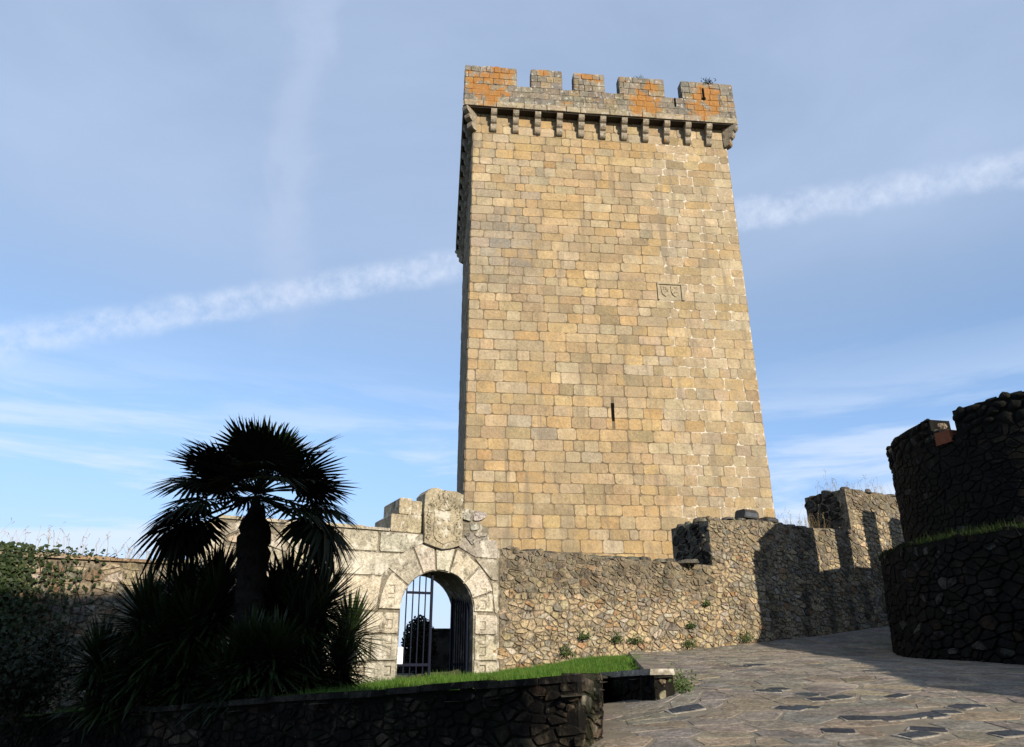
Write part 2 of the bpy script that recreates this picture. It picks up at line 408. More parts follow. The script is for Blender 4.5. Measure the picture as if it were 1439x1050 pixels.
def build_path():
    root = empty('path', (0, 0, 0)); tag(root, kind='structure')
    r = random.Random(3)
    PATH = [(.3, 5.2), (.62, 7.9), (.98, 8.6), (1.5, 13), (2.3, 11), (3.5, 20.4), wall_pt(6.4), wall_pt(19), (13, 24.4), (10.4, 21.8), (9.9, 18.8), (10.8, 15.4), (11.4, 11), (11.8, 5)]
    # grit bed under the flags
    m = MB(); st = .3; idx = {}
    for j in range(int(26 / st)):
        for i in range(int(24 / st)):
            x, y = -1 + i * st, 3 + j * st
            if inside_poly(x, y, [(-.2, 3), (0, 8), (.4, 9), (.95, 13.4), (2.2, 11), (3.4, 21), wall_pt(5.8, .3), wall_pt(20, .3), (14, 22), (14, 3)]):
                k = []
                for a, b in ((0, 0), (1, 0), (1, 1), (0, 1)):
                    key = (i + a, j + b)
                    if key not in idx: idx[key] = len(m.v); X, Y = x + a * st, y + b * st; m.v.append((X, Y, path_h(X, Y) + .004))
                    k.append(idx[key])
                m.f.append(tuple(k)); m.c.append((.1, .1, .1, 0))
    m.build('bedding', M_DIRT, root, True)
    slate = [pix for pix in ((1040, 938), (1062, 936), (1080, 973), (1095, 970), (1135, 978), (1150, 985), (1180, 982), (1110, 998), (1135, 996), (1210, 1012), (1250, 1012), (1280, 1010), (1310, 1007), (1330, 1003), (1350, 996), (1365, 994), (1180, 1030), (1290, 1035), (1305, 1028), (1420, 1033), (1260, 980), (1230, 945), (965, 998))]
    sp = []
    for px, py in slate:
        d = pix_dir(px, py); t = 6.
        while t < 30 and 1.6 + d.z * t > path_h(d.x * t, d.y * t): t += .02
        sp.append((d.x * t, d.y * t))
    def colf(x, y, r):
        return (*jit(pick(r, [(4, (.205, .178, .142)), (3, (.185, .165, .137)), (2, (.215, .178, .13)), (1, (.155, .142, .122))]), .16, r), 0)
    sc = lambda x, y, a: a / (x * x + y * y) / (y * y + 1)
    st = rubble(.5, 17, 4.8, 27, .44, .36, .010, colf, lambda x, y: inside_poly(x, y, PATH), sc, r, .30, .10)
    st = [q for q in st if all((a - sum(p[0] for p in q[0]) / len(q[0])) ** 2 + (b - sum(p[1] for p in q[0]) / len(q[0])) ** 2 > .02 for a, b in sp)]
    emit(st, root, M_FLAG, 'flagstone', lambda u, v, d: (u, v, path_h(u, v) + .006 + d), .005, .03, 0, 300, False, r, 'far_flagstones')
    for a, b in sp:
        w, h, an = r.uniform(.13, .21), r.uniform(.08, .14), r.uniform(-.7, .7)
        def P(u, v): return (a + u * math.cos(an) - v * math.sin(an), b + u * math.sin(an) + v * math.cos(an))
        for nm, k, dz, col, mt in (('mortar_bed', 1.16, .018, (.25, .23, .20), M_FLAG), ('slate_slab', 1., .024, jit((.040, .045, .053), .2, r), M_FLAG)):
            pts = [P(x * w * k * r.uniform(.85, 1.1), y * h * k * r.uniform(.85, 1.1)) for x, y in ((-1, -1), (.3, -1.1), (1, -.8), (1, .9), (-.2, 1.1), (-1, .8))]
            m = MB(); m.add([(*p, path_h(*p) - .02) for p in pts] + [(*p, path_h(*p) + dz) for p in pts], [tuple(range(6, 12))] + [(i, (i + 1) % 6, (i + 1) % 6 + 6, i + 6) for i in range(6)], (*col, 0)); m.build(nm, mt, root)
build_path()

# ------------------------------------------------------------------ keep tower
def build_tower():
    root = empty('keep_tower', (TO[0], TO[1], 0), TWT, label='tall square golden stone keep with battlements on corbels', cat='tower')
    r = random.Random(11); W = TW; P = .5; ZP = 27.75; ZC = 29.2; ZM = 30.4
    GOLD = [(4, (.315, .228, .126)), (4, (.297, .224, .133)), (3, (.28, .222, .144)), (2.5, (.335, .234, .117)), (1.2, (.37, .285, .172)), (1.6, (.235, .178, .108)), (1, (.30, .195, .092))]
    GREY = [(3, (.325, .262, .175)), (3, (.31, .256, .178)), (2, (.345, .275, .18)), (1, (.26, .218, .16)), (1.5, (.33, .248, .145))]
    def colf(u, z, r):
        g = .15 + .5 * sstep(u, 4.5, 0) * sstep(z, 8, 20) + .45 * sstep(u, 8.2, 9.5)
        c = pick(r, GREY if r.random() < g else GOLD)
        c = jit(mixc(c, (.298, .225, .135), .12), .11, r)
        k = gauss(u, z, 1.8, 20.6, 1.0) + .6 * gauss(u, z, 2.2, 18.5, .8)
        c = mixc(c, (.17, .16, .145), min(.8, k * r.uniform(.4, 1.1)))
        return (*c, 0)
    # core, with pointing mortar colours
    core = MB()
    n = 40
    for i in range(n):
        a, b = W * i / n, W * (i + 1) / n
        for j in range(50):
            za, zb = 27.9 * j / 50, 27.9 * (j + 1) / 50
            w = sstep(a, 8.0, 9.0) * (1 if r.random() < .45 else .12) * sstep(a, 8, 9.5)
            c = mixc((.15, .114, .072), (.48, .43, .35), w)
            core.add([(a, 0, za), (b, 0, za), (b, 0, zb), (a, 0, zb)], [(0, 1, 2, 3)], c)
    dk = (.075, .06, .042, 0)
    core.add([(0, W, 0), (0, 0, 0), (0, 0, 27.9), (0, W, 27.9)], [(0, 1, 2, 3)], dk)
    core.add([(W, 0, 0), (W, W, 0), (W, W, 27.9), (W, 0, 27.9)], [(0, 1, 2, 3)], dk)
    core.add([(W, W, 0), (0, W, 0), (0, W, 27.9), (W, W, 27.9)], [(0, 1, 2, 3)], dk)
    core.build('wall_core', M_TMORT, root)
    zs = [2.6]
    while zs[-1] < 27.6: zs.append(zs[-1] + r.choice((.42, .45, .48, .50, .54)))
    zs[-1] = 27.74
    za = min(zs, key=lambda q: abs(q - 17.2)); arms = (8.95, 10.3, za, zs[zs.index(za) + 2]); slit = (6.40, 6.58, 11.25, 12.15)
    def score(u, z, a): return a / (900 + z * z) if z > 5.3 else 0
    st = courses(0, W, zs, .58, 1.12, .014, colf, score, r, .10, .016)
    # cut blocks at the slit
    st2 = []
    for poly, c, s in st:
        us = [p[0] for p in poly]; vs = [p[1] for p in poly]; done = False
        for hole, e in ((slit, .03), (arms, 0)):
            if max(us) > hole[0] and min(us) < hole[1] and max(vs) > hole[2] + .05 and min(vs) < hole[3] - .05:
                done = True
                for q in (clip(poly, hole[0] + e, 0, 1, 0), clip(poly, hole[1] - e, 0, -1, 0)):
                    if len(q) > 2 and max(p[0] for p in q) - min(p[0] for p in q) > .06: st2.append((q, c, s * .5))
        if not done: st2.append((poly, c, s))
    emit(st2, root, M_TOWER, 'ashlar_block', front, .013, .012, 0, 300, False, r, 'upper_ashlar_blocks')
    # other faces, shade put into darker stone
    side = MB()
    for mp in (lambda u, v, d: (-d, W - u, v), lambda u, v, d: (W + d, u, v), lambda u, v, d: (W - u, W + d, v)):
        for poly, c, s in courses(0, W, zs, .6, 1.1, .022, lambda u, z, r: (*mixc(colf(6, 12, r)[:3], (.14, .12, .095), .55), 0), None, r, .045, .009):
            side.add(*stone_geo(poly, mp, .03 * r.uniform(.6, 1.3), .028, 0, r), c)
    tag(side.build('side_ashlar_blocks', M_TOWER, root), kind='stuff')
    # arrow slit
    m = MB(); m.box(slit[0] + .01, slit[1] - .01, -.012, .25, slit[2] + .04, slit[3] - .02); m.build('arrow_slit', M_HOLE, root)
    # carved plaque with two shields
    m = MB(); m.box(arms[0] + .02, arms[1] - .02, -.02, .2, arms[2] + .02, arms[3] - .02, (.29, .245, .17)); pl = m.build('carved_plaque', M_TOWER, root)
    m = MB()
    for a, b, c, d in ((arms[0] + .02, arms[1] - .02, arms[3] - .10, arms[3] - .02), (arms[0] + .02, arms[0] + .09, arms[2] + .02, arms[3] - .12), (arms[1] - .16, arms[1] - .02, arms[2] + .02, arms[3] - .12)):
        m.box(a, b, -.075, -.015, c, d, (.30, .25, .17))
    m.build('frame', M_TOWER, pl)
    for cx in (9.36, 9.84):
        m = MB(); w = .2; zt = arms[3] - .17
        prof = [(cx - w, zt - .28), (cx - w * .75, zt - .46), (cx, zt - .58), (cx + w * .75, zt - .46), (cx + w, zt - .28), (cx + w, zt), (cx - w, zt)]
        m.prism(prof, -.06, -.015, (.31, .26, .18))
        rr = random.Random(int(cx * 10))
        for q in range(9):
            a, b = cx + rr.uniform(-.13, .13), zt - rr.uniform(.06, .42)
            m.prism([(a - .035, b), (a, b - .04), (a + .04, b), (a, b + .04)], -.085, -.055, (.26, .21, .14))
        m.build('shield', M_TOWER, pl)
    # parapet: floor slab, string course, breast wall, merlons on all four sides
    m = MB(); m.box(-P + .04, W + P - .04, -P + .04, W + P - .04, ZP - .05, ZP + .18, (.05, .042, .034)); m.build('parapet_floor', M_TMORT, root)  # dark colour puts the shade under the parapet into the slab
    m = MB(); t = .55; A, B = -P, W + P
    for bx in ((A, B, A, A + t), (A, B, B - t, B), (A, A + t, A + t, B - t), (B - t, B, A + t, B - t)): m.box(*bx, ZP + .19, ZC - .02, (.13, .112, .088))
    m.build('breast_wall_core', M_PARA, root)
    L = B - A
    maps = [lambda u, v, d: (A + u, A - d, v), lambda u, v, d: (A - d, B - u, v), lambda u, v, d: (B + d, A + u, v), lambda u, v, d: (B - u, B + d, v)]
    LG = [(3, (.185, .162, .128)), (3, (.205, .175, .13)), (2, (.155, .142, .12)), (1.5, (.22, .175, .11))]
    def lich(u, z):
        return min(1, .95 * gauss(u, z, 1.0, 28.7, 1.0) + .5 * gauss(u, z, 1.6, 29.9, .8) + .75 * gauss(u, z, 9.3, 28.5, .8) + .7 * gauss(u, z, 12.9, 29.3, 1.0) + .3 * gauss(u, z, 6.5, 30.1, .5) + .4 * gauss(u, z, 10, 29.8, .6) + .08)
    def pcol(u, z, r): return (*jit(pick(r, LG), .14, r), lich(u, z))
    SILLS = [(2.68, 3.46), (5.08, 5.72), (7.34, 8.15), (10.58, 11.54)]
    MER = [(0, 2.68), (3.46, 5.08), (5.72, 7.34), (8.15, 10.58), (11.54, L)]
    for k, mp in enumerate(maps):
        # string course of long slabs
        sc = courses(0, L, [ZP, ZP + .36], .95, 1.25, .02, lambda u, z, r: (*jit((.27, .225, .155), .12, r), .55 * lich(u, 28.3)), None, r, .02, .004)
        if k == 0: emit(sc, root, M_PARA, 'string_course_slab', mp, .05, .012, 0, 60, False, r)
        else:
            q = MB(); [q.add(*stone_geo(p, mp, .05, .012, 0, r), c) for p, c, s in sc]; tag(q.build('side_string_course', M_PARA, root), kind='stuff')
        bw = courses(0, L, [ZP + .36, ZP + .84, ZC - .02] if False else [ZP + .36, ZP + .72, ZP + 1.08, ZC], .45, .8, .012, pcol, None, r, .05, .012)
        if k == 0: emit(bw, root, M_PARA, 'breast_wall_block', mp, .018, .014, 0, 120, False, r)
        else:
            q = MB(); [q.add(*stone_geo(p, mp, .04, .025, 0, r), c) for p, c, s in bw]; tag(q.build('side_breast_wall_blocks', M_PARA, root), kind='stuff')
        for (a, b) in MER:
            q = MB()
            # core as a box in mapped coordinates, slightly leaning back cap
            top = ZM + r.uniform(-.05, .05)
            e = 0 if k in (0, 3) else .56
            aa, bb = max(a, e), min(b, L - e)
            pts = [mp(u, v, d) for v in (ZC - .03, top - .03) for d in (-.55, -.02) for u in (aa, bb)]
            q.add(pts, [(0, 2, 3, 1), (4, 5, 7, 6), (0, 1, 5, 4), (2, 6, 7, 3), (0, 4, 6, 2), (1, 3, 7, 5)][::1], (.13, .115, .095, lich((a + b) / 2, 29.9) * .5))
            for poly, c, s in courses(aa, bb, [ZC, ZC + .4, ZC + .8, top], .36, .62, .012, pcol, None, r, .05, .014):
                q.add(*stone_geo(poly, mp, .016 * r.uniform(.6, 1.5), .014, 0, r), c)
            for u, sgn in ((aa, -1), (bb, 1)):
                mp2 = (lambda u0, sg: (lambda s_, v, d: mp(u0 + sg * d, v, -.55 + s_ if sg > 0 else -s_)))(u, sgn)
                for poly, c, s in courses(.0, .53, [ZC, ZC + .4, ZC + .8, top], .24, .4, .02, lambda u_, z, r: (*jit((.16, .14, .115), .15, r), .1), None, r, .03, .01):
                    if sgn < 0: poly = poly
                    q.add(*stone_geo(poly, mp2, .02, .02, 0, r), c)
            # rough capping
            mp3 = lambda u, v, d: mp(u, top - .03 + d, v - .55)
            for poly, c, s in rubble(aa, bb, 0, .55, .4, .26, .02, pcol, lambda u, v: aa < u < bb and 0 < v < .55, None, r, .1):
                poly = [(min(max(p[0], aa), bb), min(max(p[1], 0), .56)) for p in poly]
                q.add(*stone_geo(poly, mp3, .05 * r.uniform(.5, 1.6), .04, .02, r), c)
            q.build('merlon', M_PARA, root)
    # loopholes in front parapet
    for (u, z0, z1, w) in ((12.7, 29.25, 29.95, .10), (11.1, 28.62, 29.15, .08)):
        m = MB(); m.box(A + u - w / 2, A + u + w / 2, A - .055, A + .2, z0, z1)
        m.prism([(A + u + .11 * math.cos(q * math.pi / 4), z0 + .02 + .11 * math.sin(q * math.pi / 4)) for q in range(8)], A - .0555, A + .2) if u > 12 else None
        m.build('loophole', M_HOLE, root)
    # corbels: three rounded tiers
    m = MB(); w = .30
    tiers = [(.50, 27.70, 27.33), (.36, 27.33, 26.95), (.21, 26.95, 26.55)]
    prof = [(.0, 26.55)]
    pts = []
    for (dp, zt, zb) in tiers[::-1]:
        h = zt - zb; rr_ = min(h * .8, dp * .9)
        pts += [(dp - rr_ * (1 - math.sin(q * math.pi / 8)), zb + rr_ * (1 - math.cos(q * math.pi / 8)) * .95) for q in range(0, 5)]
        pts += [(dp, zt - .02), (dp - .05, zt)]
    prof = [(-.05, 26.55)] + pts + [(-.05, 27.72)]
    n = len(prof); vs = [(-w / 2, -d, z) for d, z in prof] + [(w / 2, -d, z) for d, z in prof]
    fs = [tuple(range(n - 1, -1, -1)), tuple(range(n, 2 * n))] + [(i, (i + 1) % n, (i + 1) % n + n, i + n) for i in range(n)]
    m.add(vs, fs, (.25, .21, .155, 0)); cb = m.build('corbel', M_PARA, root)
    first = True
    us = [1.03 + 1.133 * i for i in range(11)]
    for k in range(4):
        for u in us + [None]:
            o = cb if first else cb.copy()
            if not first: C.objects.link(o); o.parent = root
            first = False
            if u is None:
                loc = [(0, 0), (0, W), (W, W), (W, 0)][k]; rot = [-45, -135, 135, 45][k]; o.scale = (1.1, 1.38, 1)
            else:
                loc = [(u, 0), (0, u), (W - u, W), (W, u)][k]; rot = [0, -90, 180, 90][k]
            o.location = (*loc, 0); o.rotation_euler = (0, 0, R(rot))
build_tower()

# ------------------------------------------------------------------ gate wall and curtain walls
def wall_root(name, **kw): return empty(name, (GX, GY, 0), TH, **kw)
AC, AS, AR, AO = .15, 2.60, .93, 1.52            # arch centre, springing, inner and outer radius
def arc(rad, a0, a1, n): return [(AC + rad * math.cos(lerp(a0, a1, i / n)), AS + rad * math.sin(lerp(a0, a1, i / n))) for i in range(n + 1)]
PALE = [(4, (.41, .37, .295)), (3, (.38, .335, .25)), (2, (.34, .31, .25)), (2, (.43, .375, .28))]
RUBC = [(4, (.34, .268, .168)), (3, (.30, .243, .162)), (2, (.38, .30, .185)), (1.6, (.23, .20, .16)), (.7, (.31, .195, .10)), (1.2, (.36, .32, .26)), (.35, (.27, .145, .07)), (1, (.19, .175, .15))]

def build_gate_wall():
    root = wall_root('gate_wall', label='pale granite wall pierced by a round arched gateway, with carved arms above', cat='wall')
    r = random.Random(21); T = 1.36; mort = (.17, .15, .115)
    low = .55
    opening = [(AC - AR, low)] + arc(AR, math.pi, 0, 20) + [(AC + AR, low)]
    prof = [(-5.4, low)] + opening + [(1.78, low), (1.78, 4.16), (1.5, 4.2), (1.45, 4.65), (1.25, 4.72), (1.2, 5.05), (.7, 5.1), (.7, 4.38), (-5.0, 4.38), (-5.25, 4.22), (-5.4, 3.7)]
    m = MB(); m.prism(prof, 0, T, mort); m.build('wall_core', M_GATE, root)
    pc = lambda u, z, r: (*jit(mixc(pick(r, PALE), (.15, .14, .12), .55 * sstep(u, .9, 1.8) * sstep(z, 2.5, 3.6)), .1, r), 0)
    st = []
    # voussoirs
    angs = [math.pi, 2.52, 2.02, 1.66, 1.30, .80, .33, 0]
    for i in range(7):
        a0, a1 = angs[i] - .012, angs[i + 1] + .012
        ro = AO * (1.06 if i in (1, 2) else 1.0)
        if i in (0, 6): ro = AO * .96
        poly = arc(AR + .004, a0, a1, 4)[::1] + arc(ro, a1, a0, 4)
        st.append((poly[::-1] if False else poly[::-1], pc(0, 2, r), 9.))
    emit([(p if sum(p[i][0] * p[(i + 1) % len(p)][1] - p[(i + 1) % len(p)][0] * p[i][1] for i in range(len(p))) > 0 else p[::-1], c, s) for p, c, s in st], root, M_GATE, 'voussoir', front, .05, .02, 0, 20, False, r)
    # soffit stones are the core itself; jambs and coursed blocks
    zs = [.8, 1.5, 2.08, 2.56, 3.34, 3.88, 4.37]
    blocks = []
    def edge(z):
        if z <= AS: return AR
        return math.sqrt(max(0, (AO * 1.03) ** 2 - (z - AS) ** 2)) if z < AS + AO else 0
    for j in range(len(zs) - 1):
        za, zb = zs[j], zs[j + 1]
        for side in (-1, 1):
            lim = -2.9 - r.uniform(-.3, .3) if side < 0 else 1.74
            ea, eb = edge(za), edge(zb)
            if za < AS < zb: ea = AO * .97
            ua, ub = AC + side * (ea + .015), AC + side * (eb + .015)
            if side > 0 and (ua > 1.6 and ub > 1.6): continue
            cur_a, cur_b = ua, ub
            while True:
                w = r.uniform(.62, 1.05); nx_ = min(cur_a, cur_b) - w if side < 0 else max(cur_a, cur_b) + w
                if (side < 0 and nx_ < lim + .3) or (side > 0 and nx_ > lim - .3): nx_ = lim
                g = .012
                if side < 0: poly = [(nx_ + g, za + g), (cur_a - g, za + g), (cur_b - g, zb - g), (nx_ + g, zb - g)]
                else: poly = [(cur_a + g, za + g), (nx_ - g, za + g), (nx_ - g, zb - g), (cur_b + g, zb - g)]
                q = []
                for a in range(4):
                    p0, p1 = poly[a], poly[(a + 1) % 4]; L = math.hypot(p1[0] - p0[0], p1[1] - p0[1]) + 1e-6; k = min(.3, r.uniform(.015, .05) / L)
                    q += [(lerp(p0[0], p1[0], k), lerp(p0[1], p1[1], k)), (lerp(p0[0], p1[0], 1 - k), lerp(p0[1], p1[1], 1 - k))]
                blocks.append((q, pc((cur_a + nx_) / 2, za, r), 1.))
                cur_a = cur_b = nx_
                if abs(nx_ - lim) < 1e-6: break
    emit(blocks, root, M_GATE, 'ashlar_block', front, .04, .022, 0, 200, False, r)
    # small square scars cut in the jamb stones
    for sg in (-1, 1):
        for z in (1.32, 1.72, 1.98, 2.3, 2.78, 3.06):
            u = AC + sg * (AR + .24) + r.uniform(-.02, .02)
            for bx in ((-.075, .075, .085, .10), (-.075, .075, -.10, -.085), (.062, .078, -.084, .084)):
                m = MB(); m.box(u + bx[0], u + bx[1], -.068, -.03, z + bx[2], z + bx[3], (.27, .24, .19)); m.build('mason_mark', M_GATE, root)
    # rougher masonry further left
    st = rubble(-5.4, -2.8, .8, 4.4, .42, .30, .018, lambda u, z, r: (*jit(mixc(pick(r, PALE), (.27, .22, .15), .35), .12, r), 0), lambda u, z: -5.3 < u < -3.0 and z < 4.25 + .0 * u and z < 4.3 + 1.6 * min(0, u + 5.0), None, r, .2)
    emit(st, root, M_GATE, 'rubble_stone', front, .035, .03, .015, 200, True, r)
    # capping course left of the pedestal
    cp = courses(-5.0, -1.15, [4.38, 4.47], .7, 1.1, .015, pc, None, r, .01, .004)
    for poly, c, s in cp:
        a, b = min(p[0] for p in poly), max(p[0] for p in poly); m = MB(); m.box(a, b, -.05, T, 4.385, 4.385 + r.uniform(.05, .09), c); m.build('capping_slab', M_GATE, root)
    # stepped pedestal blocks and the coat of arms
    for (a, b, z0, z1, y0, y1) in ((-1.13, -.72, 4.39, 4.80, -.03, 1.3), (-.715, -.36, 4.39, 4.82, -.02, 1.3), (-.94, -.62, 4.82, 5.21, -.015, 1.22), (-.615, -.36, 4.825, 5.16, -.02, 1.25)):
        m = MB(); e = .025
        prof = [(a + e, z0), (b - e, z0), (b, z0 + e), (b, z1 - e), (b - e, z1), (a + e, z1), (a, z1 - e), (a, z0 + e)]
        m.prism(prof, y0, y1, jit((.33, .28, .195), .08, r)); m.build('pedestal_block', M_GATE, root)
    m = MB(); o = [(-.30, 4.16), (-.05, 4.08), (.18, 4.03), (.42, 4.07), (.66, 4.16), (.69, 4.6), (.67, 5.0), (.69, 5.40), (.5, 5.47), (.15, 5.47), (-.05, 5.52), (-.22, 5.47), (-.33, 5.34), (-.34, 4.9), (-.31, 4.5)]
    m.prism(o, -.14, .5, (.30, .26, .18)); coat = m.build('coat_of_arms', M_GATE, root)
    m = MB(); sh = [(-.08, 4.34), (.0, 4.22), (.18, 4.14), (.36, 4.22), (.44, 4.34), (.44, 4.93), (-.08, 4.93)]
    m.prism(sh, -.165, -.13, (.33, .285, .20)); m.build('shield', M_GATE, coat)
    for (x, z) in ((.05, 4.75), (.18, 4.76), (.31, 4.75), (.05, 4.55), (.18, 4.54), (.31, 4.55), (.1, 4.35), (.26, 4.35)):
        m = MB(); m.prism([(x + .05 * math.cos(q * math.pi / 3 + .3) * r.uniform(.7, 1.2), z + .06 * math.sin(q * math.pi / 3 + .3) * r.uniform(.7, 1.2)) for q in range(6)], -.185, -.16, (.28, .24, .165)); m.build('charge', M_GATE, coat)
    sc = MB()
    def scroll(pts, rad): sc.tube([(x, -.135, z) for x, z in pts], rad * .85, 6, (.29, .25, .175))
    for sg in (-1, 1):
        c0 = .18 + sg * .38
        for q in range(5):
            z = 4.22 + q * .18
            scroll([(c0 + sg * .02 * math.sin(q * 2), z), (c0 + sg * .07, z + .06), (c0 + sg * .03, z + .13), (c0 - sg * .04, z + .12), (c0 - sg * .03, z + .06)], .024)
    for q in range(9):
        a = math.pi * (q + .5) / 9; scroll([(.18 + .30 * math.cos(a), 5.0 + .1 * math.sin(a)), (.18 + .40 * math.cos(a), 5.08 + .25 * math.sin(a)), (.18 + .36 * math.cos(a + .12), 5.12 + .28 * math.sin(a + .12)), (.18 + .3 * math.cos(a + .1), 5.06 + .2 * math.sin(a))], .026)
    scroll([(.02, 5.0), (.08, 5.12), (.18, 5.2), (.28, 5.12), (.34, 5.0), (.18, 4.97), (.02, 5.0)], .04)
    sc.build('scrollwork', M_GATE, coat, True)
    # weathered rubble stub right of the arms
    def ins(u, z): return .74 < u < 1.5 and 4.15 < z < (5.0 if u < 1.2 else 4.6)
    st = rubble(.7, 1.6, 4.1, 5.1, .3, .22, .015, lambda u, z, r: (*jit(pick(r, [(1, (.16, .145, .11)), (1, (.30, .28, .24))]), .15, r), 0), ins, None, r, .15)
    emit(st, root, M_RUB, 'rubble_stone', front, .05, .03, .03, 100, True, r)
    st = courses(-.3, .7, [3.9, 4.13], .5, .8, .015, pc, None, r)
build_gate_wall()

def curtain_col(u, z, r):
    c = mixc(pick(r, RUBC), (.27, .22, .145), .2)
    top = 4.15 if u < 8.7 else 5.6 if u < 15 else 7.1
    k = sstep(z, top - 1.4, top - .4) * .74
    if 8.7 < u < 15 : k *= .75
    for uc, zt, wd in ((10.9, 5.0, .16), (12.4, 5.35, .22), (13.5, 5.4, .2), (14.4, 5.2, .18), (15.2, 5.5, .2), (9.9, 3.4, .2), (16.0, 4.8, .15)):  # dark streaks: stain plus ragged turret shadow put into the colour
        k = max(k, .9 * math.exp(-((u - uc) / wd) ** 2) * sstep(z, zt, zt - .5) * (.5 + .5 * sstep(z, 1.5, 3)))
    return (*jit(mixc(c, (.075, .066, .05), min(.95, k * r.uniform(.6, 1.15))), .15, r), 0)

def build_curtain():
    root = wall_root('curtain_wall', label='long sunlit rubble curtain wall stepping up right of the arched gateway', cat='wall')
    r = random.Random(31); low = .6
    prof = [(1.79, low), (19, low), (19, 7.05), (17.2, 7.0), (15.03, 7.0), (15.03, 5.6), (13.1, 5.52), (10.6, 5.58), (8.76, 5.42), (8.76, 4.1), (5, 4.12), (1.79, 4.14)]
    m = MB(); m.prism(prof, 0, 1.75, (.17, .14, .098)); m.build('wall_core', M_RUB, root)
    def top(u): return (4.14 if u < 8.76 else 5.5 if u < 15.03 else 7.02) + .08 * math.sin(u * 5.1) * math.sin(u * 2.3)
    def inside(u, z):
        return 1.85 < u < 18.9 and z > ground_h(*wall_pt(u)) - .25 and z < top(u) - .04 and not (8.4 < u < 8.85 and z > 4.05) and not (14.8 < u < 15.12 and z > 5.4)
    def score(u, z, a):
        x, y = wall_pt(u); return a / (x * x + y * y) * (1 if u < 16.5 else 0)
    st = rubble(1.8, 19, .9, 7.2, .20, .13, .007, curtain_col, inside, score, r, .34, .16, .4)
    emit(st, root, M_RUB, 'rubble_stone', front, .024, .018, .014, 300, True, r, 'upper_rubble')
    # quoined left ends of the two raised lengths, shade put into the stone colour
    for (u0, z0, z1) in ((8.76, 4.12, 5.42), (15.03, 5.58, 7.0)):
        mp = (lambda U: (lambda s_, v, d: (U - d, 1.75 - s_, v)))(u0)
        st = rubble(0, 1.75, z0, z1, .30, .2, .012, lambda u, z, r: (*jit((.075, .068, .055), .25, r), 0), lambda a, b: .1 < a < 1.65 and z0 + .05 < b < z1 - .05, None, r, .2)
        emit(st, root, M_BAST, 'end_stone', mp, .05, .03, .03, 60, True, r)
    # rough stones along the top
    tp = MB()
    for (a, b, zt) in ((1.85, 8.7, 4.12), (8.85, 15, 5.5), (15.1, 19, 7.0)):
        for poly, c, s in rubble(a, b, 0, 1.75, .34, .34, .02, lambda u, v, r: (*jit((.10, .09, .07), .25, r), 0), lambda u, v: a + .1 < u < b - .1 and .08 < v < 1.7, None, r, .12):
            tp.add(*stone_geo(poly, lambda u, v, d: (u, v, zt + d + (.06 if zt == 5.5 and 9.5 < u < 12 else 0)), r.uniform(.02, .10), .05, .03, r), c)
    tag(tp.build('top_stones', M_RUB, root, True), kind='stuff')

    root = wall_root('rubble_wall', label='low overgrown rubble wall behind the palm, left of the gateway', cat='wall')
    m = MB(); m.prism([(-16, -.6), (-5.41, -.6), (-5.41, 3.4), (-16, 3.3)], 0, .9, (.18, .15, .11)); m.build('wall_core', M_RUB, root)
    def cl(u, z, r): return (*jit(mixc(pick(r, RUBC), (.17, .15, .12), .45), .17, r), 0)
    st = rubble(-16, -5.4, -.2, 3.4, .30, .17, .009, cl, lambda u, z: -15.9 < u < -5.5 and z < 3.3, lambda u, z, a: a if u > -9.6 and z > .8 else 0, r, .3, .16, .4)
    emit(st, root, M_RUB, 'rubble_stone', front, .022, .018, .012, 300, True, r, 'hidden_rubble')
    for poly, c, s in courses(-16, -5.45, [0, 1], .4, .8, .02, cl, None, r):
        a, b = min(p[0] for p in poly), max(p[0] for p in poly); m = MB(); h = r.uniform(.03, .09); m.box(a, b, -.04 - r.uniform(0, .04), .9, 3.38, 3.40 + h, c)
        m.build('capping_stone', M_RUB, root)
build_curtain()

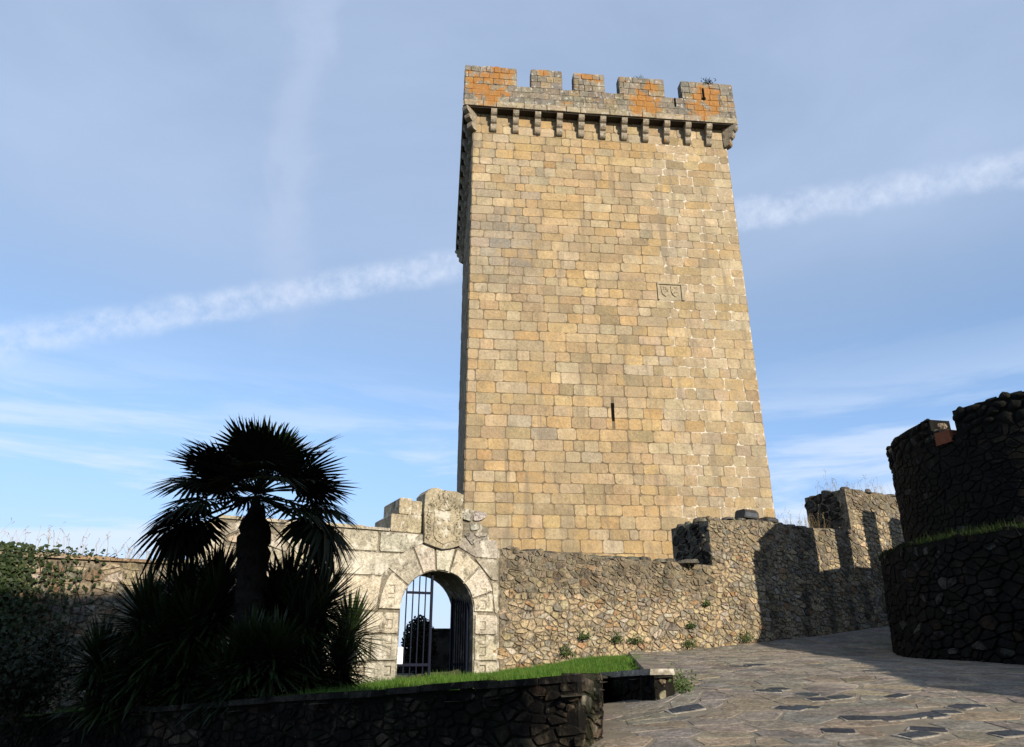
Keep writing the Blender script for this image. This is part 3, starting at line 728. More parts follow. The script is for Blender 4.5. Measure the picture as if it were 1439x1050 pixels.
# ------------------------------------------------------------------ iron gate and notice
def build_iron_gate():
    zlo = 1.16
    def leaf(name, label, hinge, ang, us, frame_u):
        root = empty(name, (*wall_pt(*hinge), 0), TH + ang, label=label, cat='gate', group='iron gate leaves')
        def top(u_): return u_
        return root
    def arch_top(u): return AS + math.sqrt(max(.01, (AR - .02) ** 2 - (u - AC) ** 2)) - .02
    # closed left leaf, hinge at the left jamb
    h = (AC - AR + .03, .24); root = empty('iron_gate', (*wall_pt(*h), 0), TH, label='closed left leaf of dark blue iron bar gate in the archway', cat='gate', group='iron gate leaves')
    n = 6
    for i in range(n):
        x = .04 + i * .158; u = h[0] + x; thick = .028 if i == n - 1 else .012
        m = MB(); m.box(x - thick, x + thick, -thick, thick, zlo, arch_top(u)); m.build('stile' if i in (n - 1,) else 'bar', M_IRON, root)
    for z in (1.42, 3.02):
        m = MB(); m.box(.0 if z < 2 else .18, .80, -.034, -.012, z - .03, z + .03); m.build('rail', M_IRON, root)
    # open right leaf, hinge at right jamb, swung inwards
    h = (AC + AR - .03, .24); ang = R(94)
    root = empty('iron_gate', (*wall_pt(*h), 0), TH + ang, label='open right leaf of dark iron bar gate swung inward', cat='gate', group='iron gate leaves')
    for i in range(8):
        x = .03 + i * .122; thick = .028 if i in (0, 7) else .013
        m = MB(); m.box(x - thick, x + thick, -thick, thick, zlo, arch_top(AC + AR - .03 - x)); m.build('stile' if i in (0, 7) else 'bar', M_IRON, root)
    for z in (1.42, 2.9):
        m = MB(); m.box(.0, .89 if z < 2 else .87, -.036, -.012, z - .03, z + .03); m.build('rail', M_IRON, root)
    # notice
    nx, ny = wall_pt(AC - AR + .09, .18)
    root = empty('notice_board', (nx, ny, 1.44), TH, label='small white paper notice fixed to the left gate leaf', cat='notice')
    m = MB(); m.box(-.085, .10, 0, .012, 0, .36); m.build('sheet', M_PAPER, root)
    for i, w in enumerate((.10, .13, .12, .13, .06)):
        m = MB(); m.box(-.06, -.06 + w, -.003, .001, .29 - i * .045, .298 - i * .045); m.build('text_line', M_INK, root)
build_iron_gate()

# ------------------------------------------------------------------ round turret and its footing
def build_turret():
    r = random.Random(41)
    root = empty('round_turret', (BC[0], BC[1], 0), 0, label='dark round rubble turret with crenellated top at the right', cat='turret')
    def cyl(mb, rad, z0, z1, a0, a1, n, thick=None, col=(.008, .0075, .006), top=True):
        ps = [lerp(a0, a1, i / n) for i in range(n + 1)]
        o = [(rad * math.cos(a), rad * math.sin(a)) for a in ps]
        ri = rad - thick if thick else 0
        inn = [(ri * math.cos(a), ri * math.sin(a)) for a in ps]
        for i in range(n):
            A, B_, D, E_ = o[i], o[i + 1], inn[i + 1], inn[i]
            mb.add([(*A, z0), (*B_, z0), (*B_, z1), (*A, z1)], [(0, 1, 2, 3)], col)
            mb.add([(*A, z1), (*B_, z1), (*D, z1), (*E_, z1)], [(0, 1, 2, 3)], col)
            if thick: mb.add([(*E_, z0), (*E_, z1), (*D, z1), (*D, z0)], [(0, 1, 2, 3)], col)
        if thick:
            for k, fl in ((0, 0), (n, 1)):
                q = [(*o[k], z0), (*o[k], z1), (*inn[k], z1), (*inn[k], z0)]
                mb.add(q, [(0, 1, 2, 3) if not fl else (3, 2, 1, 0)], col)
    Rt = 4.72; ZB = 5.35; ZF = 6.71; ZT = 7.3
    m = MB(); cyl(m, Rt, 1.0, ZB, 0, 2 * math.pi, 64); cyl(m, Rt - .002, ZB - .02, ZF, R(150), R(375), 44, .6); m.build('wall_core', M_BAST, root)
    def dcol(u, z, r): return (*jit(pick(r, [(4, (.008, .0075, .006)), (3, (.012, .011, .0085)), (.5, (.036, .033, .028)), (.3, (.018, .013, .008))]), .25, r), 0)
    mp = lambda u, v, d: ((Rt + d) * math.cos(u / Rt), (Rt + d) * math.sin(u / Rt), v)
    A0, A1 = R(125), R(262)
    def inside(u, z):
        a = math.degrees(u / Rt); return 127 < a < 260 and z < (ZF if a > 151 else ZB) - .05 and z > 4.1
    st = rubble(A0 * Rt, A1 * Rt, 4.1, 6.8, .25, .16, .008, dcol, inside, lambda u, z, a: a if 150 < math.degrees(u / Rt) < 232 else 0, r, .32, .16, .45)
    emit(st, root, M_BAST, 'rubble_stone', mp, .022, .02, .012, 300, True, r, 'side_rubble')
    MERL = [(150, 158), (163, 191), (200, 262), (276, 330), (344, 375)]
    for a, b in [(12, 20), (31, 39), (50, 58), (69, 77), (88, 96), (107, 115), (126, 134)]:  # unseen back merlons, spaced and deepened to cast teeth of shadow
        q = MB(); cyl(q, Rt - .01, ZB - .02, ZT, R(a), R(b), 4, .6); q.build('merlon', M_BAST, root, False)
    for a, b in MERL:
        q = MB(); cyl(q, Rt - .01, ZF - .02, ZT, R(a), R(b), max(4, int((b - a) / 5)), .6)
        if a < 270:
            for poly, c, s in rubble(R(a) * Rt, R(b) * Rt, ZF, ZT, .27, .19, .012, dcol, lambda u, z: R(a) * Rt + .1 < u < R(b) * Rt - .1 and ZF < z < ZT - .03, None, r, .2):
                q.add(*stone_geo(poly, mp, .04 * r.uniform(.6, 1.3), .03, .025, r), c)
            # right-hand end stones, sunlight put into their paler colour
            mp4 = lambda s_, v, d, aa=R(b): ((Rt - .6 + s_) * math.cos(aa + d / Rt), (Rt - .6 + s_) * math.sin(aa + d / Rt), v)
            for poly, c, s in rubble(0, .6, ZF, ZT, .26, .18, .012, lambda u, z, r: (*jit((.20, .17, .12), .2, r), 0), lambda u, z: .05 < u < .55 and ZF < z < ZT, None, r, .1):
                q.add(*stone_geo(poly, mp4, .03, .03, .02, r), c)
            mp5 = lambda u, v, d: ((Rt - v) * math.cos(u / Rt), (Rt - v) * math.sin(u / Rt), ZT + d)
            for poly, c, s in rubble(R(a) * Rt, R(b) * Rt, 0, .6, .3, .25, .012, dcol, lambda u, z: R(a) * Rt + .1 < u < R(b) * Rt - .1 and .05 < z < .55, None, r, .1):
                q.add(*stone_geo([p for p in poly[::-1]], mp5, .04 * r.uniform(.4, 1.6), .04, .02, r), c)
        q.build('merlon', M_BAST, root, True)
    m = MB(); aa = R(195.5); m.prism([(-.24, 0), (.24, 0), (.24, .30), (-.22, .33)], -.06, .22, (.17, .060, .032)); o = m.build('red_sill_block', M_BRICK, root)
    o.location = (Rt * math.cos(aa), Rt * math.sin(aa), ZF - .16); o.rotation_euler = (0, 0, aa + R(90))

    # footing with grassy ledge
    root = empty('turret_footing', (BC[0], BC[1], 0), 0, label='dark curved rubble footing with grassy ledge below the round turret', cat='wall')
    Rb = 5.43; ZL = 4.2
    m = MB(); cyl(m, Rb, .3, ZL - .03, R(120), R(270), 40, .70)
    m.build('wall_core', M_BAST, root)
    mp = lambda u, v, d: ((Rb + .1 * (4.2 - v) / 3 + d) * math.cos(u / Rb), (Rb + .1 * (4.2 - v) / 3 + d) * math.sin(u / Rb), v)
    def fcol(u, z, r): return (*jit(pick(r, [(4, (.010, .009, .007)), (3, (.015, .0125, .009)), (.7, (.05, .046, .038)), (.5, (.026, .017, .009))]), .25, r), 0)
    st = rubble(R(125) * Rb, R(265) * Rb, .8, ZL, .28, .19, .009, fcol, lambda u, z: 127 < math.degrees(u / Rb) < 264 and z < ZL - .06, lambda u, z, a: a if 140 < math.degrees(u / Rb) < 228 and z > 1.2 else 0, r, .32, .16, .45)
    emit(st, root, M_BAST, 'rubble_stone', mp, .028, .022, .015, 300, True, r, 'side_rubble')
    # straight wall added out of view past the footing, raised to shade the path
    p0, p1 = Vector((11.55, 14.9)), Vector((12.25, 1.6)); d = (p1 - p0); L = d.length
    run = empty('path_shade_wall', (p0.x, p0.y, 0), math.atan2(d.y, d.x), label='straight rubble wall added out of view past the turret footing to shade the path', cat='wall')
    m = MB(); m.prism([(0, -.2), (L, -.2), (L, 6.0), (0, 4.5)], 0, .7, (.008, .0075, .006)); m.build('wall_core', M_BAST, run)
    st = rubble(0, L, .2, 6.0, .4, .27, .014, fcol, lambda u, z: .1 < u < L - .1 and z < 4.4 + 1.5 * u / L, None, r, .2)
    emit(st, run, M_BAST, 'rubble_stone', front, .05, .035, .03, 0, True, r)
build_turret()

# ------------------------------------------------------------------ raised terrace, its walls
def run_wall(root, p0, p1, z0, z1, zb, thick, r, colf, limit, du=.19, dv=.12, mat=None, loc=None):
    """rubble retaining run from p0 to p1 seen from its left-hand... front side; parts are children of root"""
    d = Vector((p1[0] - p0[0], p1[1] - p0[1])); L = d.length; ang = math.atan2(d.y, d.x)
    rp = Vector(root.location[:2]); rz = root.rotation_euler.z
    def tr(u, v, dd):
        # local to root (root may be rotated)
        x = p0[0] + u * math.cos(ang) + dd * math.sin(ang); y = p0[1] + u * math.sin(ang) - dd * math.cos(ang)
        x -= rp.x; y -= rp.y
        return (x * math.cos(rz) + y * math.sin(rz), -x * math.sin(rz) + y * math.cos(rz), v)
    m = MB(); pr = [(0, zb), (L, zb), (L, z1 - .07), (0, z0 - .07)]; n = 4
    vs = [tr(u, v, 0) for u, v in pr] + [tr(u, v, -thick) for u, v in pr]
    m.add(vs, [(0, 1, 2, 3), (7, 6, 5, 4)] + [(i, i + n, (i + 1) % n + n, (i + 1) % n) for i in range(n)], (.012, .0105, .008))
    m.build('wall_core', M_LOW, root)
    top = lambda u: lerp(z0, z1, u / L)
    st = rubble(0, L, zb, max(z0, z1), du, dv, .008, colf, lambda u, z: .02 < u < L - .02 and z < top(u) - .11, lambda u, z, a: a, r, .3, .17, .4)
    emit(st, root, mat or M_LOW, 'rubble_stone', tr, .022, .016, .008, limit, True, r, 'small_rubble')
    return tr, L, top

def coping(root, tr, L, top, thick, r, col, w=(.45, .85), h=.07, mat=None, over=.05):
    u = 0
    while u < L - .05:
        e = min(L, u + r.uniform(*w));
        if L - e < .25: e = L
        g = .008; j = r.uniform(-.012, .012); ov = over + r.uniform(-.02, .03)
        pts = [(u + g, ov), (e - g, ov + r.uniform(-.015, .015)), (e - g, -thick), (u + g, -thick)]
        vs = [tr(a, top(a) - .07 + j, b) for a, b in pts] + [tr(a + (.012 if k in (0, 3) else -.012), top(a) - .07 + h + j, b + (-.015 if k < 2 else .015)) for k, (a, b) in enumerate(pts)]
        m = MB(); m.add(vs, [(3, 2, 1, 0), (4, 5, 6, 7), (0, 1, 5, 4), (1, 2, 6, 5), (2, 3, 7, 6), (3, 0, 4, 7)], (*jit(col, .15, r), 0)); m.build('coping_slab', mat or M_LOW, root)
        u = e

def build_terrace():
    r = random.Random(51)
    # soil
    m = MB(); st = .25; idx = {}
    for j in range(70):
        for i in range(80):
            x, y = -13 + i * st, 7.5 + j * st
            if not inside_poly(x + st / 2, y + st / 2, TERR) or behind(x, y) > .3: continue
            k = []
            for a, b in ((0, 0), (1, 0), (1, 1), (0, 1)):
                key = (i + a, j + b)
                if key not in idx: idx[key] = len(m.v); X, Y = x + a * st, y + b * st; m.v.append((X, Y, terrace_h(X, Y) - .10 + .03 * math.sin(X * 3) * math.sin(Y * 2.3)))
                k.append(idx[key])
            m.f.append(tuple(k)); m.c.append((.1, .1, .1, 0))
    tag(m.build('terrace', M_SOIL, None, True), kind='structure')
    def lc(u, z, r):
        c = jit(pick(r, [(4, (.018, .015, .011)), (3, (.026, .021, .015)), (1, (.055, .045, .032)), (.8, (.035, .02, .011)), (1.5, (.011, .010, .008))]), .25, r)
        k = .75 * sstep(u, 10.6, 12) + .5 * gauss(u, z, 9.2, 1.0, .5) + .4 * gauss(u, z, 5.5, .5, .5)
        return (*mixc(c, (.13, .10, .065), min(.8, k) * r.uniform(.2, 1)), 0)
    # low front wall (left end to right end so its face looks at the viewer)
    root = empty('terrace_wall', (FW1[0], FW1[1], 0), 0, label='low dark mossy rubble wall along the front edge of the planted terrace', cat='wall')
    tr, L, top = run_wall(root, FW1, FW0, .55, 1.43, -.6, .5, r, lc, 300, .17, .105)
    coping(root, tr, L, top, .5, r, (.035, .031, .024))
    # right end of it
    root = empty('terrace_end_wall', (FW0[0], FW0[1], 0), 0, label='short return of the terrace wall running back from its right end', cat='wall')
    def ec(u, z, r): return (*jit(pick(r, [(3, (.11, .088, .06)), (2, (.15, .125, .09)), (1, (.05, .045, .03)), (1, (.20, .18, .14))]), .25, r), 0)  # paler stones put sunlight on the wall's end into the colour
    e0 = (FW0[0] + .012, FW0[1] - .006); e1 = (CAP[0] + .012, CAP[1] - .006)
    run_wall(root, e0, e1, 1.43, 1.42, .1, .008, r, ec, 60, .15, .11)
    tr, L, top = run_wall(root, e1, NOTCH, 1.42, 1.33, .1, .05, r, lc, 120)
    coping(root, tr, L, top, .4, r, (.12, .105, .08), over=.02)
    # corner block with pale slab
    root = empty('terrace_corner_wall', (NOTCH[0], NOTCH[1], 0), 0, label='short rubble wall, coloured near black for shade, under a pale corner slab beside the path', cat='wall')
    blk = lambda u, z, r: (*jit((.016, .014, .010), .3, r), 0)  # near-black puts this face's own shade into the stone colour
    tr, L, top = run_wall(root, NOTCH, CORNER, 1.34, 1.42, .4, .3, r, blk, 100)
    run_wall(root, (CORNER[0] + .004, CORNER[1] - .01), (CAP2[0] + .004, CAP2[1] - .01), 1.42, 1.42, .6, .006, r, lambda u, z, r: (*jit((.20, .17, .12), .25, r), 0), 40, .15, .10)  # sunlit end, its light put into paler stone
    coping(root, tr, L - .0, top, .34, r, (.30, .27, .21), (.6, 1.0), .08, M_GATE)
    root = empty('terrace_kerb', (CAP2[0], CAP2[1], 0), 0, label='low sunlit stone kerb between the lawn patch and the sloping path', cat='kerb')
    c1 = (lerp(CAP2[0], CEND[0], .8), lerp(CAP2[1], CEND[1], .8))
    q0 = (CAP2[0] + .02, CAP2[1] + .06)
    tr, L, top = run_wall(root, q0, c1, 1.42, 1.70, .6, .45, r, lambda u, z, r: (*jit((.24, .20, .145), .2, r), 0), 80, mat=M_RUB)
    coping(root, tr, L, top, .40, r, (.20, .175, .135), (1.0, 1.7), .075, M_FLAG, .02)
build_terrace()

# ------------------------------------------------------------------ plants
def blade(mb, base, d, L, w, bend, col=(.1, .1, .1, 0), fold=.25, nseg=3, up=Vector((0, 0, 1))):
    """sword leaf: folded strip from base along d, drooping by bend"""
    d = d.normalized(); s = d.cross(up)
    s = s.normalized() if s.length > 1e-3 else Vector((1, 0, 0)); n = s.cross(d)
    vs = []; prof = [(0, .6), (.3, 1), (.68, .8), (1, .04)]
    for t, ww in prof:
        c = base + d * L * t - Vector((0, 0, 1)) * bend * L * t * t; h = w * ww / 2
        vs += [c - s * h, c + n * (-h * fold), c + s * h]
    fs = []
    for i in range(3):
        a = i * 3; fs += [(a, a + 1, a + 4, a + 3), (a + 1, a + 2, a + 5, a + 4)]
    mb.add(vs, fs, col)

def build_palm():
    base = Vector((-3.93, 11.6, terrace_h(-3.93, 11.6) - .15)); hub = Vector((-4.10, 11.6, 4.0))
    root = empty('palm_tree', base, 0, label='dark fan palm with shaggy trunk standing before the gate wall', cat='palm')
    r = random.Random(61)
    m = MB(); top = hub - base; pts = []; rad = []
    for i in range(28):
        t = i / 27; p = top * t; pts.append((p.x + .02 * math.sin(i * 2.1), p.y + .02 * math.cos(i * 1.7), p.z)); rad.append(lerp(.16, .24, sstep(t, .2, .8)) * (1 - .75 * sstep(t, .8, 1)) * (1 + .10 * (i % 2)))
    m.tube(pts, rad, 14)
    tr = m.build('trunk', M_TRUNK, root)
    f = MB()
    for i in range(420):
        t = r.uniform(.12, .97); a = r.uniform(0, 2 * math.pi); c = top * t; rr = lerp(.16, .25, sstep(t, .2, .8))
        p = Vector((c.x + rr * math.cos(a), c.y + rr * math.sin(a), c.z)); blade(f, p, Vector((math.cos(a) * .6, math.sin(a) * .6, r.uniform(-1, .9))), r.uniform(.08, .2), r.uniform(.015, .04), .3)
    tag(f.build('fibre', M_TRUNK, tr), kind='stuff')
    # fan leaf prototypes: blades radiate from the hastula
    protos = []
    for k in range(4):
        m = MB(); nb = 28; rr = random.Random(70 + k); half = R(118); droop = (.05, .14, .30, .55)[k]
        pl = (.55, .74, .86, .86)[k]
        m.tube([(-pl, 0, .0 if k < 2 else .05), (-pl * .5, 0, .02), (0, 0, 0)], (.016, .012, .010), 5)
        for i in range(nb):
            a = lerp(-half, half, (i + .5) / nb); Lb = .76 * (1 - .30 * (abs(a) / half) ** 2) * rr.uniform(.9, 1.06)
            da = half * 2 / nb; dx, dy = math.cos(a), math.sin(a); cup = .10 * (abs(a) / half) ** 2
            vs = []; tip = rr.uniform(.7, 1.4)
            for t in (.04, .25, .5, .75, 1.0):
                rad_ = Lb * t; hw = min(rad_ * math.tan(da / 2) * 1.02, .033) * (1 if t < .6 else (.72 if t < .9 else .06))
                z = cup * t - droop * Lb * t * t * tip * (.6 + .4 * (t > .6)); cx, cy = dx * rad_ * (1 - .25 * droop * t), dy * rad_ * (1 - .25 * droop * t)
                vs += [(cx + dy * hw, cy - dx * hw, z), (cx, cy, z - .35 * hw), (cx - dy * hw, cy + dx * hw, z)]
            fs = []
            for s_ in range(4):
                b = s_ * 3; fs += [(b, b + 3, b + 4, b + 1), (b + 1, b + 4, b + 5, b + 2)]
            m.add(vs, fs)
        me = m.build('leaf', M_PALM, root); protos.append(me)
    used = set()
    leaves = []
    for i in range(9): leaves.append((i * 137.5 + 20, r.uniform(58, 85), 0, r.uniform(.9, 1.05)))
    for i in range(15): leaves.append((i * 137.5 + 75, r.uniform(22, 54), 0 if i % 2 else 1, r.uniform(.95, 1.1)))
    for i in range(11): leaves.append((i * 137.5 + 10, r.uniform(-4, 20) + (5 if 215 < (i * 137.5 + 10) % 360 < 325 else 0), 1 if i % 2 else 2, r.uniform(.9, 1.15)))
    leaves += [(178, -18, 2, 1.18), (168, -24, 3, 1.3), (195, -10, 2, 1.1), (2, -20, 2, 1.2), (-12, -26, 3, 1.3), (-25, -14, 2, 1.1), (172, -22, 3, 1.1), (190, -20, 3, 1.25), (8, -24, 3, 1.1), (-8, -22, 3, 1.25), (250, 2, 1, .85), (285, -4, 1, .85), (225, -8, 2, .95), (318, -8, 2, .95), (268, 18, 1, .8), (180, -8, 2, 1.15), (0, -8, 2, 1.15), (165, 12, 1, 1.1), (205, 6, 2, 1.05), (15, 10, 1, 1.1), (-18, 4, 2, 1.05), (140, 20, 1, 1.05), (42, 20, 1, 1.05), (186, 22, 0, 1.15), (-2, 24, 0, 1.15)]
    for az, el, k, sc in leaves:
        o = protos[k]
        if k in used: o = o.copy(); C.objects.link(o); o.parent = root
        used.add(k)
        az = R(az + r.uniform(-8, 8)); el = R(el); d = Vector((math.cos(az) * math.cos(el), math.sin(az) * math.cos(el), math.sin(el)))
        upv = Vector((0, 0, 1)) if abs(d.z) < .95 else Vector((math.cos(az + 1), math.sin(az + 1), .1))
        y = upv.cross(d).normalized(); z = d.cross(y); ro = r.uniform(-.5, .5)
        y, z = y * math.cos(ro) + z * math.sin(ro), z * math.cos(ro) - y * math.sin(ro)
        mt = Matrix((d, y, z)).transposed().to_4x4(); mt.translation = top + d * (.55, .74, .86, .86)[k] * sc + Vector((0, 0, -.05 if el < 0 else .05))
        o.matrix_local = mt @ Matrix.Scale(sc, 4)
    # withered skirt hanging at the right
    s = MB()
    for i in range(70):
        a = r.uniform(-.6, .7); p = top + Vector((.95 + r.uniform(-.1, .1), r.uniform(-.2, .2), -1.15)); blade(s, p, Vector((a, r.uniform(-.4, .4), -.9 if i % 3 else .2)), r.uniform(.3, .6), .03, .35)
    s.tube([tuple(top + Vector((.1, 0, -.3))), tuple(top + Vector((.5, 0, -.65))), tuple(top + Vector((.95, 0, -1.12)))], .012, 5)
    s.build('withered_leaf', M_PALM, root)
build_palm()

def at_px(px, py, D):
    d = pix_dir(px, py); return Vector((d.x / d.y * D, D, 1.6 + d.z / d.y * D))

def build_yuccas():
    r = random.Random(81)
    spec = [((140, 925), 11.6), ((205, 865), 12.0), ((258, 838), 12.4), ((303, 828), 12.6), ((405, 830), 12.6), ((452, 845), 12.6),
            ((425, 870), 11.4), ((352, 915), 10.9), ((270, 880), 11.0), ((205, 925), 10.8), ((322, 950), 10.6), ((430, 935), 11.2), ((492, 886), 14.7),
            ((260, 945), 10.7), ((385, 920), 10.8), ((160, 965), 11.2), ((478, 930), 12.6), ((385, 850), 11.8), ((305, 850), 11.7), ((235, 895), 11.6)]
    labels = ['dark yucca at the left end of the clump, nearest the ivy', 'spiky dark yucca second from the left of the clump, against the rubble wall', 'tall dark yucca left of the palm trunk, against the pale wall',
              'tallest dark yucca immediately left of the palm trunk', 'tall dark yucca immediately right of the palm trunk', 'dark yucca with arching leaves right of the palm, before the pale wall',
              'dark yucca in front of the clump, right of the palm trunk', 'dark yucca at the foot of the palm trunk', 'dark yucca in front of the clump, left of the palm trunk',
              'low dark yucca at the front left of the clump', 'low dark yucca rosette under the palm near the terrace edge', 'low dark yucca between palm and gateway at the terrace edge', 'sunlit green yucca beside the left jamb of the gateway',
              'low dark yucca left of the palm foot, at the terrace edge', 'low dark yucca right of the palm foot, in the middle of the clump', 'lowest dark yucca at the far left corner of the clump', 'low dark yucca below the sunlit green one beside the gateway',
              'dark yucca half hidden behind the palm trunk on its right', 'dark yucca half hidden behind the palm trunk on its left', 'dark yucca in the thick of the clump, well left of the palm']
    for i, ((px, py), D) in enumerate(spec):
        D = 11.15 if i in (7, 10, 14) else D + max(0., 12.2 - D) * .8; head = at_px(px, py, D); gz = terrace_h(head.x, head.y) - .12
        root = empty('yucca', (head.x, head.y, gz), 0, label=labels[i], cat='yucca', group='yuccas below the palm')
        hz = max(.2, head.z - gz)
        m = MB(); m.tube([(0, 0, 0), (.02, .01, hz * .5), (0, 0, hz + .05)], (.09, .075, .06), 8); m.build('stem', M_STEM, root)
        f = MB(); n = 230 if i != 12 else 190; ls = .78 if py > 905 else 1.0
        for k in range(n):
            ct = lerp(1, -.62, (k + .5) / n); a = k * 2.39996 + r.uniform(-.2, .2); st = math.sqrt(max(0, 1 - ct * ct))
            d = Vector((st * math.cos(a), st * math.sin(a), ct + .05)); L = ls * r.uniform(.6, .92) * (1 if ct > -.2 else .8)
            low = min(0., -ct) 
            blade(f, Vector((0, 0, hz)) + d * .05 + Vector((0, 0, -.25 * (k / n))), d, L, r.uniform(.045, .068), .04 + .22 * (ct < .4) * r.random(), fold=.3)
        # skirt of older leaves down the stem
        for k in range(int(110 * hz)):
            a = r.uniform(0, 6.283); z = r.uniform(.1, 1) * hz; blade(f, Vector((.06 * math.cos(a), .06 * math.sin(a), z)), Vector((math.cos(a), math.sin(a), r.uniform(-.5, .9))), r.uniform(.4, .7), .045, r.uniform(.1, .4))
        f.build('leaves', M_YUC, root)
build_yuccas()

def leaf_quad(mb, p, n, s, r, col=(.1, .1, .1, 0)):
    u = n.orthogonal().normalized(); a = r.uniform(0, 6.283); v = n.cross(u); u, v = u * math.cos(a) + v * math.sin(a), v * math.cos(a) - u * math.sin(a)
    mb.add([p - u * s * .5, p + v * s * .38 - n * s * .08, p + u * s * .6, p - v * s * .38 - n * s * .08], [(0, 1, 2), (0, 2, 3)], col)

def build_ivy():
    r = random.Random(91)
    root = wall_root('ivy', label='dark ivy covering the left end of the rubble wall', cat='ivy')
    f = MB()
    for i in range(19000):
        u = -9.9 + abs(r.gauss(0, 1.35)) - .6; z = r.uniform(.2, 3.62)
        if u > -6.5 + .5 * math.sin(z * 3) : continue
        k = sstep(u, -9.0, -6.3)
        if r.random() < k * .8: continue
        d = r.uniform(.02, .10 + .45 * (1 - k) * sstep(z, 3.7, 1.2))
        leaf_quad(f, Vector((u, -d, z)), Vector((r.gauss(0, .5), -1, r.gauss(.4, .5))).normalized(), r.uniform(.05, .115), r)
    for i in range(2200):
        u = r.uniform(-9.5, -6.4); z = 3.42 + abs(r.gauss(0, .05)); leaf_quad(f, Vector((u, r.uniform(-.1, .5), z)), Vector((r.gauss(0, .6), r.gauss(-.3, .5), 1)).normalized(), r.uniform(.04, .08), r) if r.random() < sstep(u, -6.3, -8.6) else None
    f.build('leaves', M_IVY, root)
    s = MB()
    for i in range(16):
        u = r.uniform(-9.8, -7.2); p = [(u, -.03, .4)]
        for k in range(7): u += r.uniform(-.18, .18); p.append((u, -.05, .4 + (k + 1) * .42))
        s.tube(p, [.018 - .0018 * k for k in range(8)], 5)
    s.build('stems', M_STEM, root)
    # shrub in front of it
    c = at_px(40, 925, 12.6); root = empty('shrub', (c.x, c.y, terrace_h(c.x, c.y) - .12), label='dark leafy shrub at the far left in front of the ivy', cat='shrub')
    f = MB(); s = MB()
    for i in range(26):
        a = r.uniform(0, 6.283); t = Vector((math.cos(a) * r.uniform(.2, .9), math.sin(a) * r.uniform(.2, .8), r.uniform(.5, 1.3))); s.tube([(0, 0, 0), tuple(t * .5 + Vector((0, 0, .15))), tuple(t)], (.018, .012, .006), 5)
        for k in range(110):
            q = t * r.uniform(.3, 1.1) + Vector((r.gauss(0, .14), r.gauss(0, .14), r.gauss(.08, .14))); leaf_quad(f, q, Vector((r.gauss(0, 1), r.gauss(-.3, 1), r.gauss(.6, .7))).normalized(), r.uniform(.05, .10), r)
    f.build('leaves', M_BUSH, root); s.build('stems', M_STEM, root)
build_ivy()

